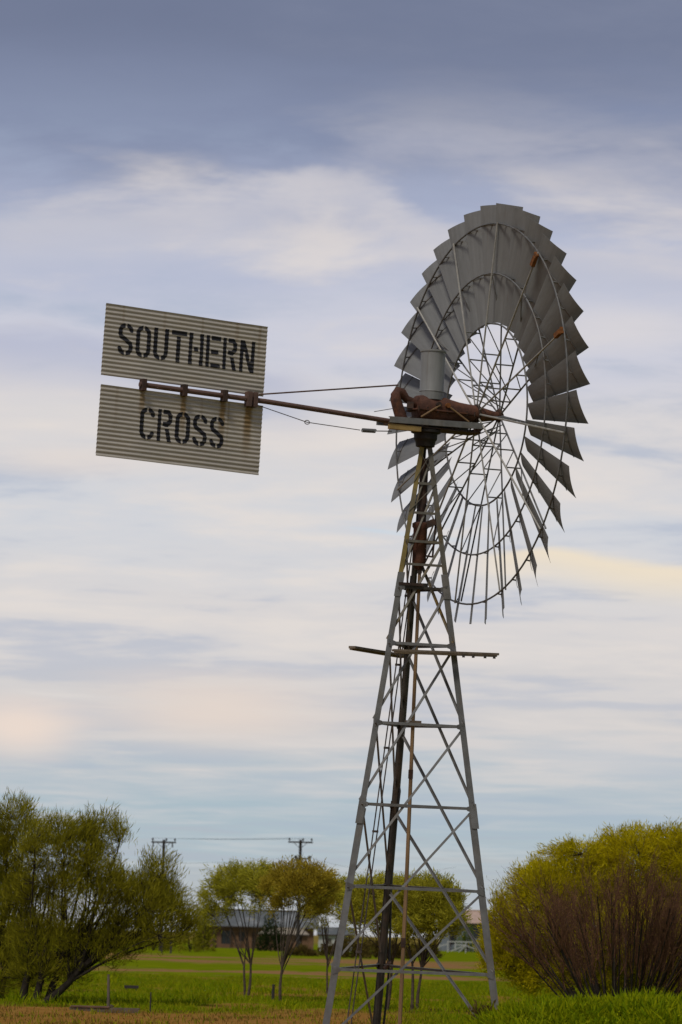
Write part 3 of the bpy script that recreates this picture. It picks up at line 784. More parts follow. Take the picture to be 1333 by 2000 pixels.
def glyph_mask(ch, xs, ys):
    lines, slits = GLYPH[ch]
    Xg, Yg = np.meshgrid(xs, ys); d = np.full(Xg.shape, 9.0)
    for ln in lines:
        for (x0, y0), (x1, y1) in zip(ln[:-1], ln[1:]):
            ex, ey = x1 - x0, y1 - y0; L2 = ex * ex + ey * ey + 1e-12
            t = np.clip(((Xg - x0) * ex + (Yg - y0) * ey) / L2, 0, 1)
            d = np.minimum(d, np.hypot(Xg - x0 - t * ex, Yg - y0 - t * ey))
    m_ = (d < h_) & (Xg > 0) & (Xg < LW + .01) & (Yg > 0) & (Yg < LH)
    for (k, c_, lo, hi) in slits:
        if k == 'v': m_ &= ~((np.abs(Xg - c_) < SLIT / 2) & (Yg > lo) & (Yg < hi))
        else: m_ &= ~((np.abs(Yg - c_) < SLIT / 2) & (Xg > lo) & (Xg < hi))
    return m_
def letter(ch, sh, u0, v0):
    o, L_, H_, dep, warp = sh
    cell = .0085; xs = np.arange(0, LW + .02, cell); ys = np.arange(0, LH + .001, cell)
    msk = glyph_mask(ch, xs + cell / 2, ys + cell / 2)
    mb = MB(); idx = {}
    def vid(i, j):
        if (i, j) not in idx:
            x_ = u0 + xs[0] + j * cell; z_ = -(v0 + LH) + i * cell
            idx[(i, j)] = len(mb.v); mb.v.append((x_, -(dep(z_) + warp(x_, z_)) - .003, z_))
        return idx[(i, j)]
    for i, j in zip(*np.nonzero(msk)):
        mb.f.append((vid(i, j), vid(i, j + 1), vid(i + 1, j + 1), vid(i + 1, j)))
    mb.build('letter', M_BLACK, o)
for i, ch in enumerate('SOUTHERN'):
    letter(ch, vU, 0.270 + i * .344, .300)
for i, ch in enumerate('CROSS'):
    letter(ch, vL, .79 + i * .344, .295)

boom_pts = [TP(5.98, 11.255), TP(3.4, 11.25), TP(.55, 11.19)]
boom = MB().tube(boom_pts, .046, 12).build('tail_boom', M_PIPE, mill, True)
for i, u in enumerate(CL_U):
    s = VANE_S1 - u * UL
    for ds in ((0,) if i < 3 else (-.06, .06)):
        mb = MB(); mtx = Matrix((td, tn, tu)).transposed()
        mb.box(TP(s + ds, 11.25, .012), (.075, .15, .20 if i < 3 else .26), mtx)
        mb.build('clamp', M_RUST_DARK if i < 3 else M_PIPE, boom)
top = HP(-.60, .02, C0 + .37)
MB().tube([TP(3.62, 11.36), top], .014, 6).build('stay_rod', M_PIPE, mill)
wp = [TP(3.66, 11.17), TP(2.62, 10.98), TP(1.52, 10.965), TP(.86, 11.02)]
MB().tube([wp[0], wp[1]], .008, 5).build('furl_wire', M_WIRE, mill)
MB().tube([wp[1], wp[2]], .008, 5).build('furl_wire', M_WIRE, mill)
sp0, sp1 = TP(1.48, 10.968), TP(1.20, 10.985)
ds = (sp1 - sp0); hel = []
ax_ = ds.normalized(); e1 = ax_.cross(uV).normalized(); e2 = ax_.cross(e1)
for k in range(113):
    a = 2 * math.pi * k / 8
    hel.append(sp0 + ds * (k / 112) + (e1 * math.cos(a) + e2 * math.sin(a)) * .032)
MB().tube(hel, .0085, 5).build('spring', M_GALV_DARK, mill, True)
MB().tube([sp1, wp[3]], .010, 5).build('furl_wire', M_WIRE, mill)
ring_p = [wp[1] + td * (.05 * math.cos(a)) + tu * (.035 * math.sin(a)) for a in np.linspace(0, 2 * math.pi, 13)]
MB().tube(ring_p, .008, 5).build('wire_eye', M_WIRE, mill)
MB().tube([TP(1.25, 11.33), HP(-.62, .02, C0 - .05)], .007, 5).build('furl_wire', M_WIRE, mill)

# ------------------------------------------------------------------ plants
M_BARK = mat('grey_brown_bark', (.085, .064, .05), .35, .9, 0, 8, .3, spec=.05)
M_BARK_D = mat('dark_bark', (.036, .029, .023), .35, .9, 0, 8, .3, spec=.05)
M_BARK_P = mat('purple_brown_twigs', (.14, .072, .042), .35, .85, 0, 4, .2, (.20, .10, .05), .6, 1.2, spec=.03)
L_OLIVE = leaf_mat('olive_needles', [(0.1216, 0.1196, 0.0096), (0.2002, 0.1869, 0.0132), (0.2860, 0.2616, 0.0180), (0.3861, 0.3438, 0.0240)])
L_WATTLE = leaf_mat('yellow_olive_leaves', [(0.2340, 0.2231, 0.0238), (0.3666, 0.3432, 0.0290), (0.4680, 0.4290, 0.0370), (0.5616, 0.5148, 0.0449)])
L_RUSSET = leaf_mat('russet_olive_leaves', [(0.2731, 0.2059, 0.0238), (0.3881, 0.2822, 0.0290), (0.4744, 0.3583, 0.0370), (0.5319, 0.4270, 0.0396)])
L_YELLOW = leaf_mat('yellow_green_leaves', [(0.3240, 0.2834, 0.0060), (0.4698, 0.3968, 0.0070), (0.5832, 0.4860, 0.0090), (0.6804, 0.5670, 0.0120)])
L_GREEN = leaf_mat('bright_green_leaves', [(0.0588, 0.1008, 0.0072), (0.1008, 0.1512, 0.0096), (0.1512, 0.2016, 0.0120)])
L_SCRUB = leaf_mat('dull_scrub_leaves', [(0.0840, 0.0624, 0.0168), (0.1260, 0.0905, 0.0240), (0.1512, 0.1123, 0.0264)])
L_WEED = leaf_mat('weed_leaves', [(0.1275, 0.2062, 0.0030), (0.1955, 0.2722, 0.0040), (0.2805, 0.3300, 0.0040), (0.3570, 0.3630, 0.0060)])
L_GRASS = leaf_mat('grass_blades', [(0.1200, 0.2015, 0.0020), (0.1840, 0.2635, 0.0030), (0.2480, 0.3100, 0.0030), (0.3520, 0.3100, 0.0140)], patch=.45, pamt=.6)
L_DRY = leaf_mat('dry_weeds', [(0.1690, 0.0929, 0.0234), (0.2366, 0.1352, 0.0325), (0.1521, 0.1436, 0.0156)])


def tubes_np(paths, rads, sides):
    """many tapered tubes: paths (N,K,3), rads (N,K)"""
    N, K, _ = paths.shape
    d = np.gradient(paths, axis=1); d /= np.linalg.norm(d, axis=2, keepdims=True) + 1e-9
    ref = np.where(np.abs(d[:, :1, 2:3]) < .8, np.array([0, 0, 1.0]), np.array([1.0, 0, 0]))
    ref = np.broadcast_to(ref, d.shape)
    x = np.cross(ref, d); x /= np.linalg.norm(x, axis=2, keepdims=True) + 1e-9
    y = np.cross(d, x)
    a = np.arange(sides) * 2 * np.pi / sides
    v = paths[:, :, None, :] + rads[:, :, None, None] * (x[:, :, None, :] * np.cos(a)[None, None, :, None] + y[:, :, None, :] * np.sin(a)[None, None, :, None])
    base = (np.arange(N) * K * sides)[:, None, None] + (np.arange(K - 1) * sides)[None, :, None]
    k = np.arange(sides)[None, None, :]; k2 = (k + 1) % sides
    q = np.stack([base + k, base + k2, base + sides + k2, base + sides + k], -1).reshape(-1, 4)
    return v.reshape(-1, 3), q


def leaf_quads(pos, dirs, length, width, rng, bend=.25):
    """one slim bent leaf (two quads' worth kept to one) for each position"""
    n = len(pos)
    d = dirs / (np.linalg.norm(dirs, axis=1, keepdims=True) + 1e-9)
    r_ = rng.normal(size=(n, 3)); s = np.cross(d, r_); s /= np.linalg.norm(s, axis=1, keepdims=True) + 1e-9
    L_ = length[:, None]; W_ = width[:, None]
    p1 = pos + d * L_ * .5 + s * W_ * .5; p2 = pos + d * L_; p3 = pos + d * L_ * .5 - s * W_ * .5
    p2 = p2 + np.cross(d, s) * L_ * bend * rng.normal(size=(n, 1)) * .5
    v = np.stack([pos, p1, p2, p3], 1).reshape(-1, 3)
    q = np.arange(4 * n).reshape(n, 4)
    return v, q


def bez(p0, p1, p2, p3, K):
    t = np.linspace(0, 1, K)[None, :, None]
    return p0[:, None] * (1 - t) ** 3 + 3 * p1[:, None] * t * (1 - t) ** 2 + 3 * p2[:, None] * t * t * (1 - t) + p3[:, None] * t ** 3


def in_blob(rng, n, blobs, lo, hi, wts, upper=0.0):
    idx = rng.choice(len(blobs), n, p=wts)
    d = rng.normal(size=(n, 3)); d /= np.linalg.norm(d, axis=1, keepdims=True)
    flip = rng.random(n) < upper; d[flip, 2] = np.abs(d[flip, 2])
    r_ = lo + (hi - lo) * rng.random((n, 1)) ** .6
    c = np.array([b[0] for b in blobs])[idx]; rad = np.array([b[1] for b in blobs])[idx]
    return c + d * r_ * rad, idx


def tree(name, label, cat, base, forks, blobs, bark, leaf, n_limb=24, n_twig=600, n_leaf=14, r0=.09, leaf_len=.16, leaf_w=.022, seed=1, up=.6, tidy=.32,
         shell=(.55, 1.0), floor_cut=None, group=None, limb_r=.035, twig_r=.010, spread=.09, lean_dir=(0, 0, 0), upper=0.0):
    """forks: list of (foot offset, fork point offset); blobs: list of (centre offset, radii); everything in metres from the base"""
    rng = np.random.default_rng(seed)
    root = empty(name, base); tag(root, label, cat, group)
    vol = np.array([b[1][0] * b[1][1] * b[1][2] for b in blobs]) ** .75; wts = vol / vol.sum()
    V, Q, off = [], [], 0
    def push(v, q):
        nonlocal off
        V.append(v); Q.append(q + off); off += len(v)
    ff = np.array([f[0] for f in forks], float); fk = np.array([f[1] for f in forks], float)
    m1 = ff * .6 + fk * .4 + rng.normal(size=ff.shape) * .06; m2 = ff * .25 + fk * .75 + rng.normal(size=ff.shape) * .06
    P = bez(ff, m1, m2, fk, 7); push(*tubes_np(P, np.broadcast_to(np.linspace(r0 * 1.15, r0 * .62, 7), (len(ff), 7)), 8))
    # limbs
    ends, bi = in_blob(rng, n_limb, blobs, .25, .8, wts)
    fi = np.argmin(np.linalg.norm(ends[:, None, :2] - fk[None, :, :2], axis=2) + rng.random((n_limb, len(fk))) * .8, axis=1)
    tpos = rng.random(n_limb) * (.45 if n_limb > 30 else .18) + (.55 if n_limb > 30 else .82)
    st_ = ff[fi] * (1 - tpos[:, None]) + fk[fi] * tpos[:, None]
    st_ = np.where(tpos[:, None] > .97, fk[fi], st_)
    sp0 = P[fi, np.clip((tpos * 6).astype(int), 0, 6)]
    v = ends - sp0
    c1 = sp0 + v * .35 + np.array([0, 0, 1.0]) * np.linalg.norm(v, axis=1, keepdims=True) * .05 + rng.normal(size=v.shape) * .08
    c2 = sp0 + v * .7 - np.array([0, 0, 1.0]) * 0.02 + rng.normal(size=v.shape) * .10
    LP = bez(sp0, c1, c2, ends, 9)
    push(*tubes_np(LP, np.broadcast_to(np.linspace(limb_r, limb_r * .3, 9), (n_limb, 9)), 6))
    # twigs
    tips, tb = in_blob(rng, n_twig, blobs, shell[0], shell[1], wts, upper)
    if floor_cut is not None:
        keep = tips[:, 2] > floor_cut(tips[:, 0], rng); tips = tips[keep]
    flat = LP[:, 3:].reshape(-1, 3)
    dist = np.linalg.norm(tips[:, None] - flat[None], axis=2) + np.maximum(0, flat[None, :, 2] - tips[:, None, 2] + .05) * 1.2
    s0 = flat[dist.argmin(1)]
    v = tips - s0
    c1 = s0 + v * .4 - np.array([0, 0, .05]) + rng.normal(size=v.shape) * .05; c2 = s0 + v * .75 + rng.normal(size=v.shape) * .04
    TP_ = bez(s0, c1, c2, tips, 5)
    push(*tubes_np(TP_, np.broadcast_to(np.linspace(twig_r, twig_r * .35, 5), (len(tips), 5)), 3))
    np_mesh('trunk', np.concatenate(V), np.concatenate(Q), bark, root)
    # leaves
    n = len(tips) * n_leaf
    ti = np.repeat(np.arange(len(tips)), n_leaf); tt = rng.random(n) ** .7
    seg = np.clip((tt * 1.6 + 2.4), 0, 3.999); k0 = seg.astype(int); f_ = (seg - k0)[:, None]
    pos = TP_[ti, k0] * (1 - f_) + TP_[ti, k0 + 1] * f_ + rng.normal(size=(n, 3)) * spread
    dv = TP_[ti, 4] - TP_[ti, 2]; dv /= np.linalg.norm(dv, axis=1, keepdims=True) + 1e-9
    dirs = dv * .7 + np.array([0, 0, up]) + np.array(lean_dir) + rng.normal(size=(n, 3)) * tidy
    vv, qq = leaf_quads(pos, dirs, leaf_len * (.6 + .8 * rng.random(n)), leaf_w * (.7 + .6 * rng.random(n)), rng)
    np_mesh('crown', vv, qq, leaf, root)
    return root


def gat(x, y):
    """ground point under photo pixel x, y (flat ground)"""
    u, v = x - 666.5, 1000 - y
    d = fwd * FPX + c_right * u + c_up * v
    t = -EYE / d.z
    p = Vector((0, 0, EYE)) + d * t
    return Vector((p.x, p.y, gpt(p.x, p.y)))


def off_px(base, x, y, dy=0.0):
    p = at(x, y, base.y + dy); return (p.x - base.x, dy, p.z - base.z)


def blob_px(base, x, y, rx, ry, dy=0.0, depth=None):
    k = (base.y + dy) / FPX
    return (off_px(base, x, y, dy), (rx * k, (depth if depth else rx * k), ry * k))


def on_line(x, Y):
    p = at(x, 1850, Y); return Vector((p.x, Y, gpt(p.x, Y)))


# the big needle-leaved tree by the road on the left, and its neighbour at the frame edge
b = on_line(62, 90)
tree('needle_tree', 'big dark olive needle-leaved tree with spreading limbs beside the needle tree cut by the frame', 'tree', b,
     [((.1, 0, -.1), off_px(b, 85, 1880)), ((.45, .1, -.1), off_px(b, 130, 1850, .2)), ((-.2, .2, -.1), off_px(b, 70, 1840, .3)), ((.3, -.2, -.1), off_px(b, 165, 1880, -.3))],
     [blob_px(b, 120, 1665, 85, 70), blob_px(b, 200, 1640, 55, 52, .3), blob_px(b, 175, 1740, 85, 75, -.3), blob_px(b, 262, 1772, 72, 62), blob_px(b, 300, 1765, 62, 58, .4), blob_px(b, 350, 1815, 38, 42, .1), blob_px(b, 255, 1825, 52, 45, .3), blob_px(b, 310, 1705, 36, 42, .3),
      blob_px(b, 325, 1800, 62, 55, -.2), blob_px(b, 110, 1850, 95, 62, .4), blob_px(b, 215, 1850, 38, 50, -.4), blob_px(b, 60, 1770, 60, 80, .5), blob_px(b, 95, 1905, 75, 40, .5)],
     M_BARK_D, L_OLIVE, n_limb=72, n_twig=1700, n_leaf=31, r0=.10, leaf_len=.22, leaf_w=.016, seed=3, up=.55, shell=(.4, 1.05), limb_r=.045, twig_r=.010, spread=.12, lean_dir=(.15, 0, 0), upper=.45)
b = on_line(-25, 91.5)
tree('needle_tree', 'dark olive needle-leaved tree cut off by the left edge of the photo', 'tree', b,
     [((0, 0, -.1), off_px(b, 0, 1860)), ((.35, .1, -.1), off_px(b, 20, 1850, .2)), ((-.4, 0, -.1), off_px(b, -60, 1850))],
     [blob_px(b, 20, 1620, 62, 66), blob_px(b, -40, 1700, 90, 110), blob_px(b, 15, 1780, 60, 90, .3), blob_px(b, -10, 1900, 80, 50)],
     M_BARK_D, L_OLIVE, n_limb=40, n_twig=720, n_leaf=42, r0=.10, leaf_len=.22, leaf_w=.016, seed=5, up=.6, shell=(.4, 1.05), limb_r=.04, spread=.115)

# umbrella-shaped wattles in the paddock
def wattle(x, Y, label, feet, blobs, leaf, seed, n_twig=360, n_leaf=56, r0=.042, n_limb=13, leaf_len=.15, up=-.1, spread=.085, grow=1.13):
    b = on_line(x, Y)
    cut = [((o_), off_px(b, fx, fy)) for (o_, fx, fy) in feet]
    return tree('wattle_tree', label, 'tree', b, cut, [blob_px(b, q[0], q[1] + 1, q[2] * grow, q[3] * grow, *q[4:]) for q in blobs], M_BARK, leaf, n_limb=n_limb, n_twig=n_twig, n_leaf=n_leaf, r0=r0,
                leaf_len=leaf_len, leaf_w=.021, seed=seed, up=up, shell=(.45, 1.08), limb_r=.02, twig_r=.0065, spread=spread, group='umbrella-shaped paddock trees', upper=.7)
wattle(482, 105, 'umbrella-shaped wattle with olive crown, leftmost of the paddock trees', [((0, 0, -.1), 478, 1878), ((.06, .03, -.1), 489, 1872)],
       [(455, 1732, 52, 40), (500, 1722, 40, 34, .4), (425, 1762, 28, 30), (488, 1745, 46, 36, -.5), (520, 1745, 26, 34), (410, 1785, 16, 20), (440, 1795, 18, 16)], L_WATTLE, 21, 340)
wattle(552, 98, 'wattle with russet-tinted crown standing in front of the power pole', [((0, 0, -.1), 553, 1880)],
       [(580, 1722, 52, 34), (548, 1735, 34, 34, .4), (615, 1740, 34, 42), (640, 1735, 20, 28, .3), (585, 1745, 40, 30, -.4), (540, 1770, 16, 20), (630, 1775, 18, 24)], L_RUSSET, 22, 360, 54, .045, 17, .13, .15)
wattle(641, 112, 'smaller wattle partly behind the front leg of the windmill', [((0, 0, -.1), 644, 1868)],
       [(648, 1762, 48, 34), (620, 1785, 26, 26), (685, 1760, 36, 40, .3), (660, 1745, 26, 24)], L_WATTLE, 23, 260, 56, .036, 11, .14, -.25)
wattle(757, 92, 'wattle with a leaning dark trunk behind the windmill back leg', [((0, 0, -.1), 768, 1868)],
       [(735, 1760, 55, 42), (770, 1745, 50, 30, .4), (715, 1795, 40, 34), (765, 1790, 50, 38, -.4)], L_WATTLE, 24, 440, 54, .045, 16, .12, -.1)
wattle(808, 90.5, 'twin-trunked wattle with dense crown seen between the windmill legs', [((0, 0, -.1), 804, 1872), ((.17, 0, -.1), 822, 1878)],
       [(825, 1755, 56, 38), (860, 1770, 40, 46), (800, 1775, 44, 44, .4), (845, 1800, 48, 38, -.3), (880, 1795, 24, 36), (815, 1815, 44, 26)], L_WATTLE, 25, 580, 56, .042, 22, .15, .0)

# yellow-green tree on the right and the leafless purple-brown bush before it
b = on_line(1180, 96)
tree('willow_wattle', 'large rounded yellow-green tree rising behind the bare brown bush', 'tree', b,
     [((0, 0, -.1), off_px(b, 1150, 1850)), ((.5, .2, -.1), off_px(b, 1250, 1830, .3)), ((-.6, .1, -.1), off_px(b, 1080, 1850))],
     [blob_px(b, 1130, 1720, 110, 78), blob_px(b, 1240, 1690, 110, 74, .5), blob_px(b, 1050, 1770, 80, 84), blob_px(b, 990, 1800, 48, 70), blob_px(b, 1330, 1690, 90, 78), blob_px(b, 1180, 1800, 150, 80, .4),
      blob_px(b, 975, 1855, 42, 58), blob_px(b, 1300, 1820, 120, 90, .3), blob_px(b, 1060, 1895, 75, 45, .5), blob_px(b, 1190, 1895, 90, 48, .8), blob_px(b, 1310, 1895, 80, 48, .5)],
     M_BARK, L_YELLOW, n_limb=60, n_twig=3700, n_leaf=62, r0=.12, leaf_len=.15, leaf_w=.020, seed=31, up=.30, shell=(.45, 1.02), limb_r=.04, spread=.10)


def bare_bush(name, label, base, seed, n_stem=46, height=3.4, half=3.1, aim=(0, 0)):
    rng = np.random.default_rng(seed); root = empty(name, base); tag(root, label, 'bush')
    V, Q, off = [], [], 0
    def push(v, q):
        nonlocal off
        V.append(v); Q.append(q + off); off += len(v)
    def grow(p0, ends, bow, K, r0, r1, sides):
        v = ends - p0; n = len(p0)
        c1 = p0 + v * .35 + np.array([0, 0, bow]) * np.linalg.norm(v, axis=1, keepdims=True) * -.12 + rng.normal(size=v.shape) * .05
        c2 = p0 + v * .7 + rng.normal(size=v.shape) * .05
        P = bez(p0, c1, c2, ends, K)
        rr = np.asarray(r0).reshape(-1, 1) * np.linspace(1, r1, K)[None, :]; rr = np.broadcast_to(rr, (n, K))
        push(*tubes_np(P, rr, sides)); return P
    # stems fan out from the crown of the root
    a = rng.random(n_stem) * 2 * np.pi; sp = .25 + .75 * rng.random(n_stem) ** .7
    ex = aim[0] + np.cos(a) * sp * half; ey = np.sin(a) * sp * half * .8
    ez = height * np.sqrt(np.clip(1.06 - (np.abs(ex - aim[0]) / (half * 1.12)) ** 2, .08, 1)) * (.72 + .2 * rng.random(n_stem))
    p0 = np.stack([np.cos(a) * sp * .30 + rng.normal(size=n_stem) * .05 + .12 * np.sign(np.cos(a)), np.sin(a) * sp * .25, np.full(n_stem, -.05)], 1)
    stems = grow(p0, np.stack([ex, ey, ez], 1), 1.0, 10, .016 + .016 * rng.random(n_stem), .45, 6)
    def branch(src, per, k_lo, ln, fan, r0, sides, K):
        n = len(src) * per; si = np.repeat(np.arange(len(src)), per)
        k = rng.integers(k_lo, src.shape[1] - 1, n); s = src[si, k]
        d = src[si, np.minimum(k + 1, src.shape[1] - 1)] - src[si, k - 1]; d /= np.linalg.norm(d, axis=1, keepdims=True) + 1e-9
        d = d * 1.0 + rng.normal(size=(n, 3)) * fan + np.array([0, 0, .28]); d /= np.linalg.norm(d, axis=1, keepdims=True)
        e = s + d * (ln * (.55 + .8 * rng.random((n, 1))))
        return grow(s, e, .5, K, np.full(n, r0), .4, sides)
    np_mesh('stems', np.concatenate(V), np.concatenate(Q), M_BARK_D, root); V, Q, off = [], [], 0
    b1 = branch(stems, 8, 4, .95, .30, .0105, 4, 6)
    b2 = branch(b1, 4, 1, .58, .36, .0050, 3, 4)
    b3 = branch(b2, 3, 1, .30, .42, .0034, 3, 3)
    np_mesh('twigs', np.concatenate(V), np.concatenate(Q), M_BARK_P, root)
    # a haze of tiny dry leaves at the twig ends
    tip = b3[rng.random(len(b3)) < .75][:, -1]
    vv, qq = leaf_quads(tip, rng.normal(size=tip.shape) + np.array([0, 0, .8]), .05 + .04 * rng.random(len(tip)), np.full(len(tip), .012), rng)
    np_mesh('dry_leaves', vv, qq, leaf_mat('dry_purple_leaves', [(0.16, 0.085, 0.045), (0.22, 0.12, 0.055), (0.24, 0.16, 0.05)]), root)
    return root
b = on_line(1215, 76)
bare_bush('bare_bush', 'wide leafless purple-brown bush fanning out in front of the yellow-green tree', b, 41, 66, 3.45, 2.95, (-.05, 0))
b = on_line(1490, 80)
bare_bush('bare_bush', 'leafless brown bush cut off by the right edge of the photo', b, 43, 30, 3.0, 1.5)

# ------------------------------------------------------------------ grass and weeds (uncountable)
def blades(name, label, n, area, hgt, wid, leaf, seed, keep=None, lean=.35, cat='grass'):
    rng = np.random.default_rng(seed)
    x = area[0] + (area[1] - area[0]) * rng.random(n); y = area[2] + (area[3] - area[2]) * rng.random(n)
    if keep is not None:
        k = keep(x, y, rng); x, y = x[k], y[k]
    p = np.stack([x, y, gz(x, y) - .01], 1); n = len(x)
    cl = .55 + .9 * (.5 + .25 * np.sin(x * 3.1 + 1.7 * np.sin(y * 2.3)) + .25 * np.sin(y * 2.9 + 2 * np.sin(x * 1.3))) * rng.random(n)
    d = np.stack([rng.normal(size=n) * lean, rng.normal(size=n) * lean, np.ones(n)], 1)
    v, q = leaf_quads(p, d, hgt * cl, wid * (.6 + .8 * rng.random(n)), rng, .5)
    o = np_mesh(name, v, q, leaf); tag(o, label, cat, kind='stuff'); return o


def on_grass(x, y, rng):
    dirt = (y < 85 + 1.5 * np.sin(x * 1.3) + .8 * np.sin(x * 3.7)) & (x < 1.9 + .8 * np.sin(y * .9))
    patch = np.sin(x * .7 + 2 * np.sin(y * .21)) * np.sin(y * .33 + 1.1 * np.sin(x * .5))
    return (~dirt | (rng.random(len(x)) < .10)) & (patch + rng.random(len(x)) * 1.3 > -.1) & (rng.random(len(x)) > bare(x, y) * .88) & (np.abs(x) < y * .115 + 1.5)
blades('grass', 'short green grass of the paddock behind the windmill', 240000, (-18, 18, 58, 150), .17, .022, L_GRASS, 51, on_grass)
blades('dry_weeds', 'low dry brown weeds along the bare strip', 9000, (-11, 3, 56, 87), .13, .02, L_DRY, 52, lambda x, y, r: (np.abs(x) < y * .115 + 1) & (np.sin(x * 1.9 + y) + r.random(len(x)) * 2 > .6))

blades('tall_weeds', 'straggly taller yellow-green weeds in patches of the paddock', 16000, (-12, 10, 86, 130), .36, .03, L_WEED, 54, lambda x, y, r: (np.sin(x * .9 + 1.3 * np.sin(y * .4)) * np.sin(y * .5 + x * .3) > .45) & (np.abs(x) < y * .115 + 1), .4, 'weeds')


def on_bank(x, y, rng):
    return (gz(x, y) > .22 + .3 * rng.random(len(x)))
blades('weeds', 'lush yellow-green weeds on the bank in the right foreground', 85000, (1.2, 9, 43.5, 57), .26, .036, L_WEED, 53, on_bank, .85, 'weeds')


def shrub(name, label, base, w_, h_, leaf, seed, n=900, ll=.25, lw=.12, group=None, cat='shrub', bark=None):
    rng = np.random.default_rng(seed); root = empty(name, base); tag(root, label, cat, group)
    d = rng.normal(size=(n, 3)); d /= np.linalg.norm(d, axis=1, keepdims=True); d[:, 2] = np.abs(d[:, 2])
    lump = 1 + .22 * np.sin(d[:, 0] * 5 + seed) + .16 * np.sin(d[:, 1] * 7 + d[:, 2] * 6 + seed * 2)
    r_ = (.35 + .65 * rng.random((n, 1)) ** .4) * lump[:, None]
    pos = d * r_ * np.array([w_ / 2, w_ / 2, h_])
    v, q = leaf_quads(pos, d + np.array([0, 0, .5]) + rng.normal(size=(n, 3)) * .5, ll * (.6 + .8 * rng.random(n)), lw * (.6 + .8 * rng.random(n)), rng)
    ns = 9; a = rng.random(ns) * 6.28
    e = np.stack([np.cos(a) * w_ * .28, np.sin(a) * w_ * .28, h_ * (.55 + .3 * rng.random(ns))], 1); z0 = np.zeros((ns, 3)); z0[:, 2] = -.05
    tv, tq = tubes_np(bez(z0, e * .3 + [0, 0, .1], e * .7, e, 5), np.broadcast_to(np.linspace(.03, .01, 5) * h_ ** .5, (ns, 5)), 5)
    np_mesh('stems', tv, tq, bark or M_BARK_D, root)
    np_mesh('foliage', v, q, leaf, root)
    return root


b = gat(948, 1985); b = Vector((b.x * .78, 51.0, 0)); b.x = at(948, 1980, 51).x; b.z = gpt(b.x, 51) - .05
shrub('weed_clump', 'small dark brown weed clump at the foot of the bank', b, .42, .36, L_SCRUB, 61, 420, .10, .03, cat='weed')

# far scrub along the paddock's back edge
FAR = 'scrub along the far side of the paddock'
SCRUB_L = ['tall olive scrub bush at the left end of the brick house', 'olive scrub bush touching the brick house roof end', 'dull scrub bush just right of the windmill front leg', 'wide dull scrub bush behind the leaning wattle trunk', 'dull scrub bush behind the twin-trunked wattle', 'low scrub bush before the small white shed', 'dull scrub bush left of the white rail fence', 'very low scrub bush before the outbuilding',
           'dull scrub bush right of the white rail fence', 'olive scrub bush glimpsed behind the bare brown bush', 'far olive scrub seen under the tree cut by the frame', 'far olive scrub seen through the big needle-leaved tree', 'olive scrub bush below the first power pole']
for i, (x, Y, wpx, hpx, lf) in enumerate([(372, 330, 60, 92, L_OLIVE), (398, 345, 40, 80, L_OLIVE), (690, 300, 60, 34, L_SCRUB), (735, 310, 70, 32, L_SCRUB), (780, 305, 60, 30, L_SCRUB), (655, 320, 50, 22, L_SCRUB),
                                          (830, 330, 70, 34, L_SCRUB), (590, 310, 60, 14, L_SCRUB), (1010, 340, 90, 44, L_SCRUB), (1100, 350, 120, 60, L_OLIVE), (60, 340, 160, 60, L_OLIVE), (200, 345, 150, 60, L_OLIVE), (300, 335, 90, 50, L_OLIVE)]):
    p = on_line(x, Y); k = Y / FPX
    shrub('scrub_bush', SCRUB_L[i], p, wpx * k, hpx * k, lf, 70 + i, 1100, .32, .14, FAR, 'bush')
p = on_line(912, 492); k = 492 / FPX
shrub('garden_bush', 'round bright green bush behind the far white rail fence', p, 40 * k, 52 * k, L_GREEN, 95, 1500, .22, .10, cat='bush')
p = on_line(530, 380); k = 380 / FPX
shrub('garden_tree', 'round dark green garden tree in front of the brick house', p, 62 * k, 66 * k, leaf_mat('dark_garden_leaves', [(.016, .028, .008), (.026, .042, .012), (.04, .055, .014)]), 96, 1800, .3, .14, cat='tree')

# ------------------------------------------------------------------ far buildings
M_BRICK = mat('orange_brick', (.15, .08, .042), .25, .9, 0, 2.0, 0, (.17, .09, .055), .5, .8)
M_ROOF = mat('pale_sheet_roof', (.11, .12, .12), .10, .6, .1, .6, 0, (.36, .36, .36), .4, .3)
M_CREAM = mat('cream_render', (.26, .22, .165), .12, .85, 0, 1.0)
M_WHITE = mat('white_paint', (.40, .40, .385), .08, .7, 0, 3.0)
M_GLASS = mat('dark_window_glass', (.02, .024, .03), .2, .12, 0, 2.0, spec=.6)
M_TRIM = mat('dark_brown_trim', (.045, .03, .024), .2, .8, 0, 3.0)
M_PINK = mat('faded_pink_roof', (.42, .30, .24), .12, .8, 0, .8)
M_BLUEGREY = mat('blue_grey_boards', (.17, .19, .22), .15, .8, 0, 1.0)
M_POLE = mat('tarred_pole', (.040, .034, .032), .3, .9, 0, 2.0)
M_CONC = mat('old_concrete', (.12, .098, .075), .25, .95, 0, 5, .2, (.12, .075, .045), .5, 2)


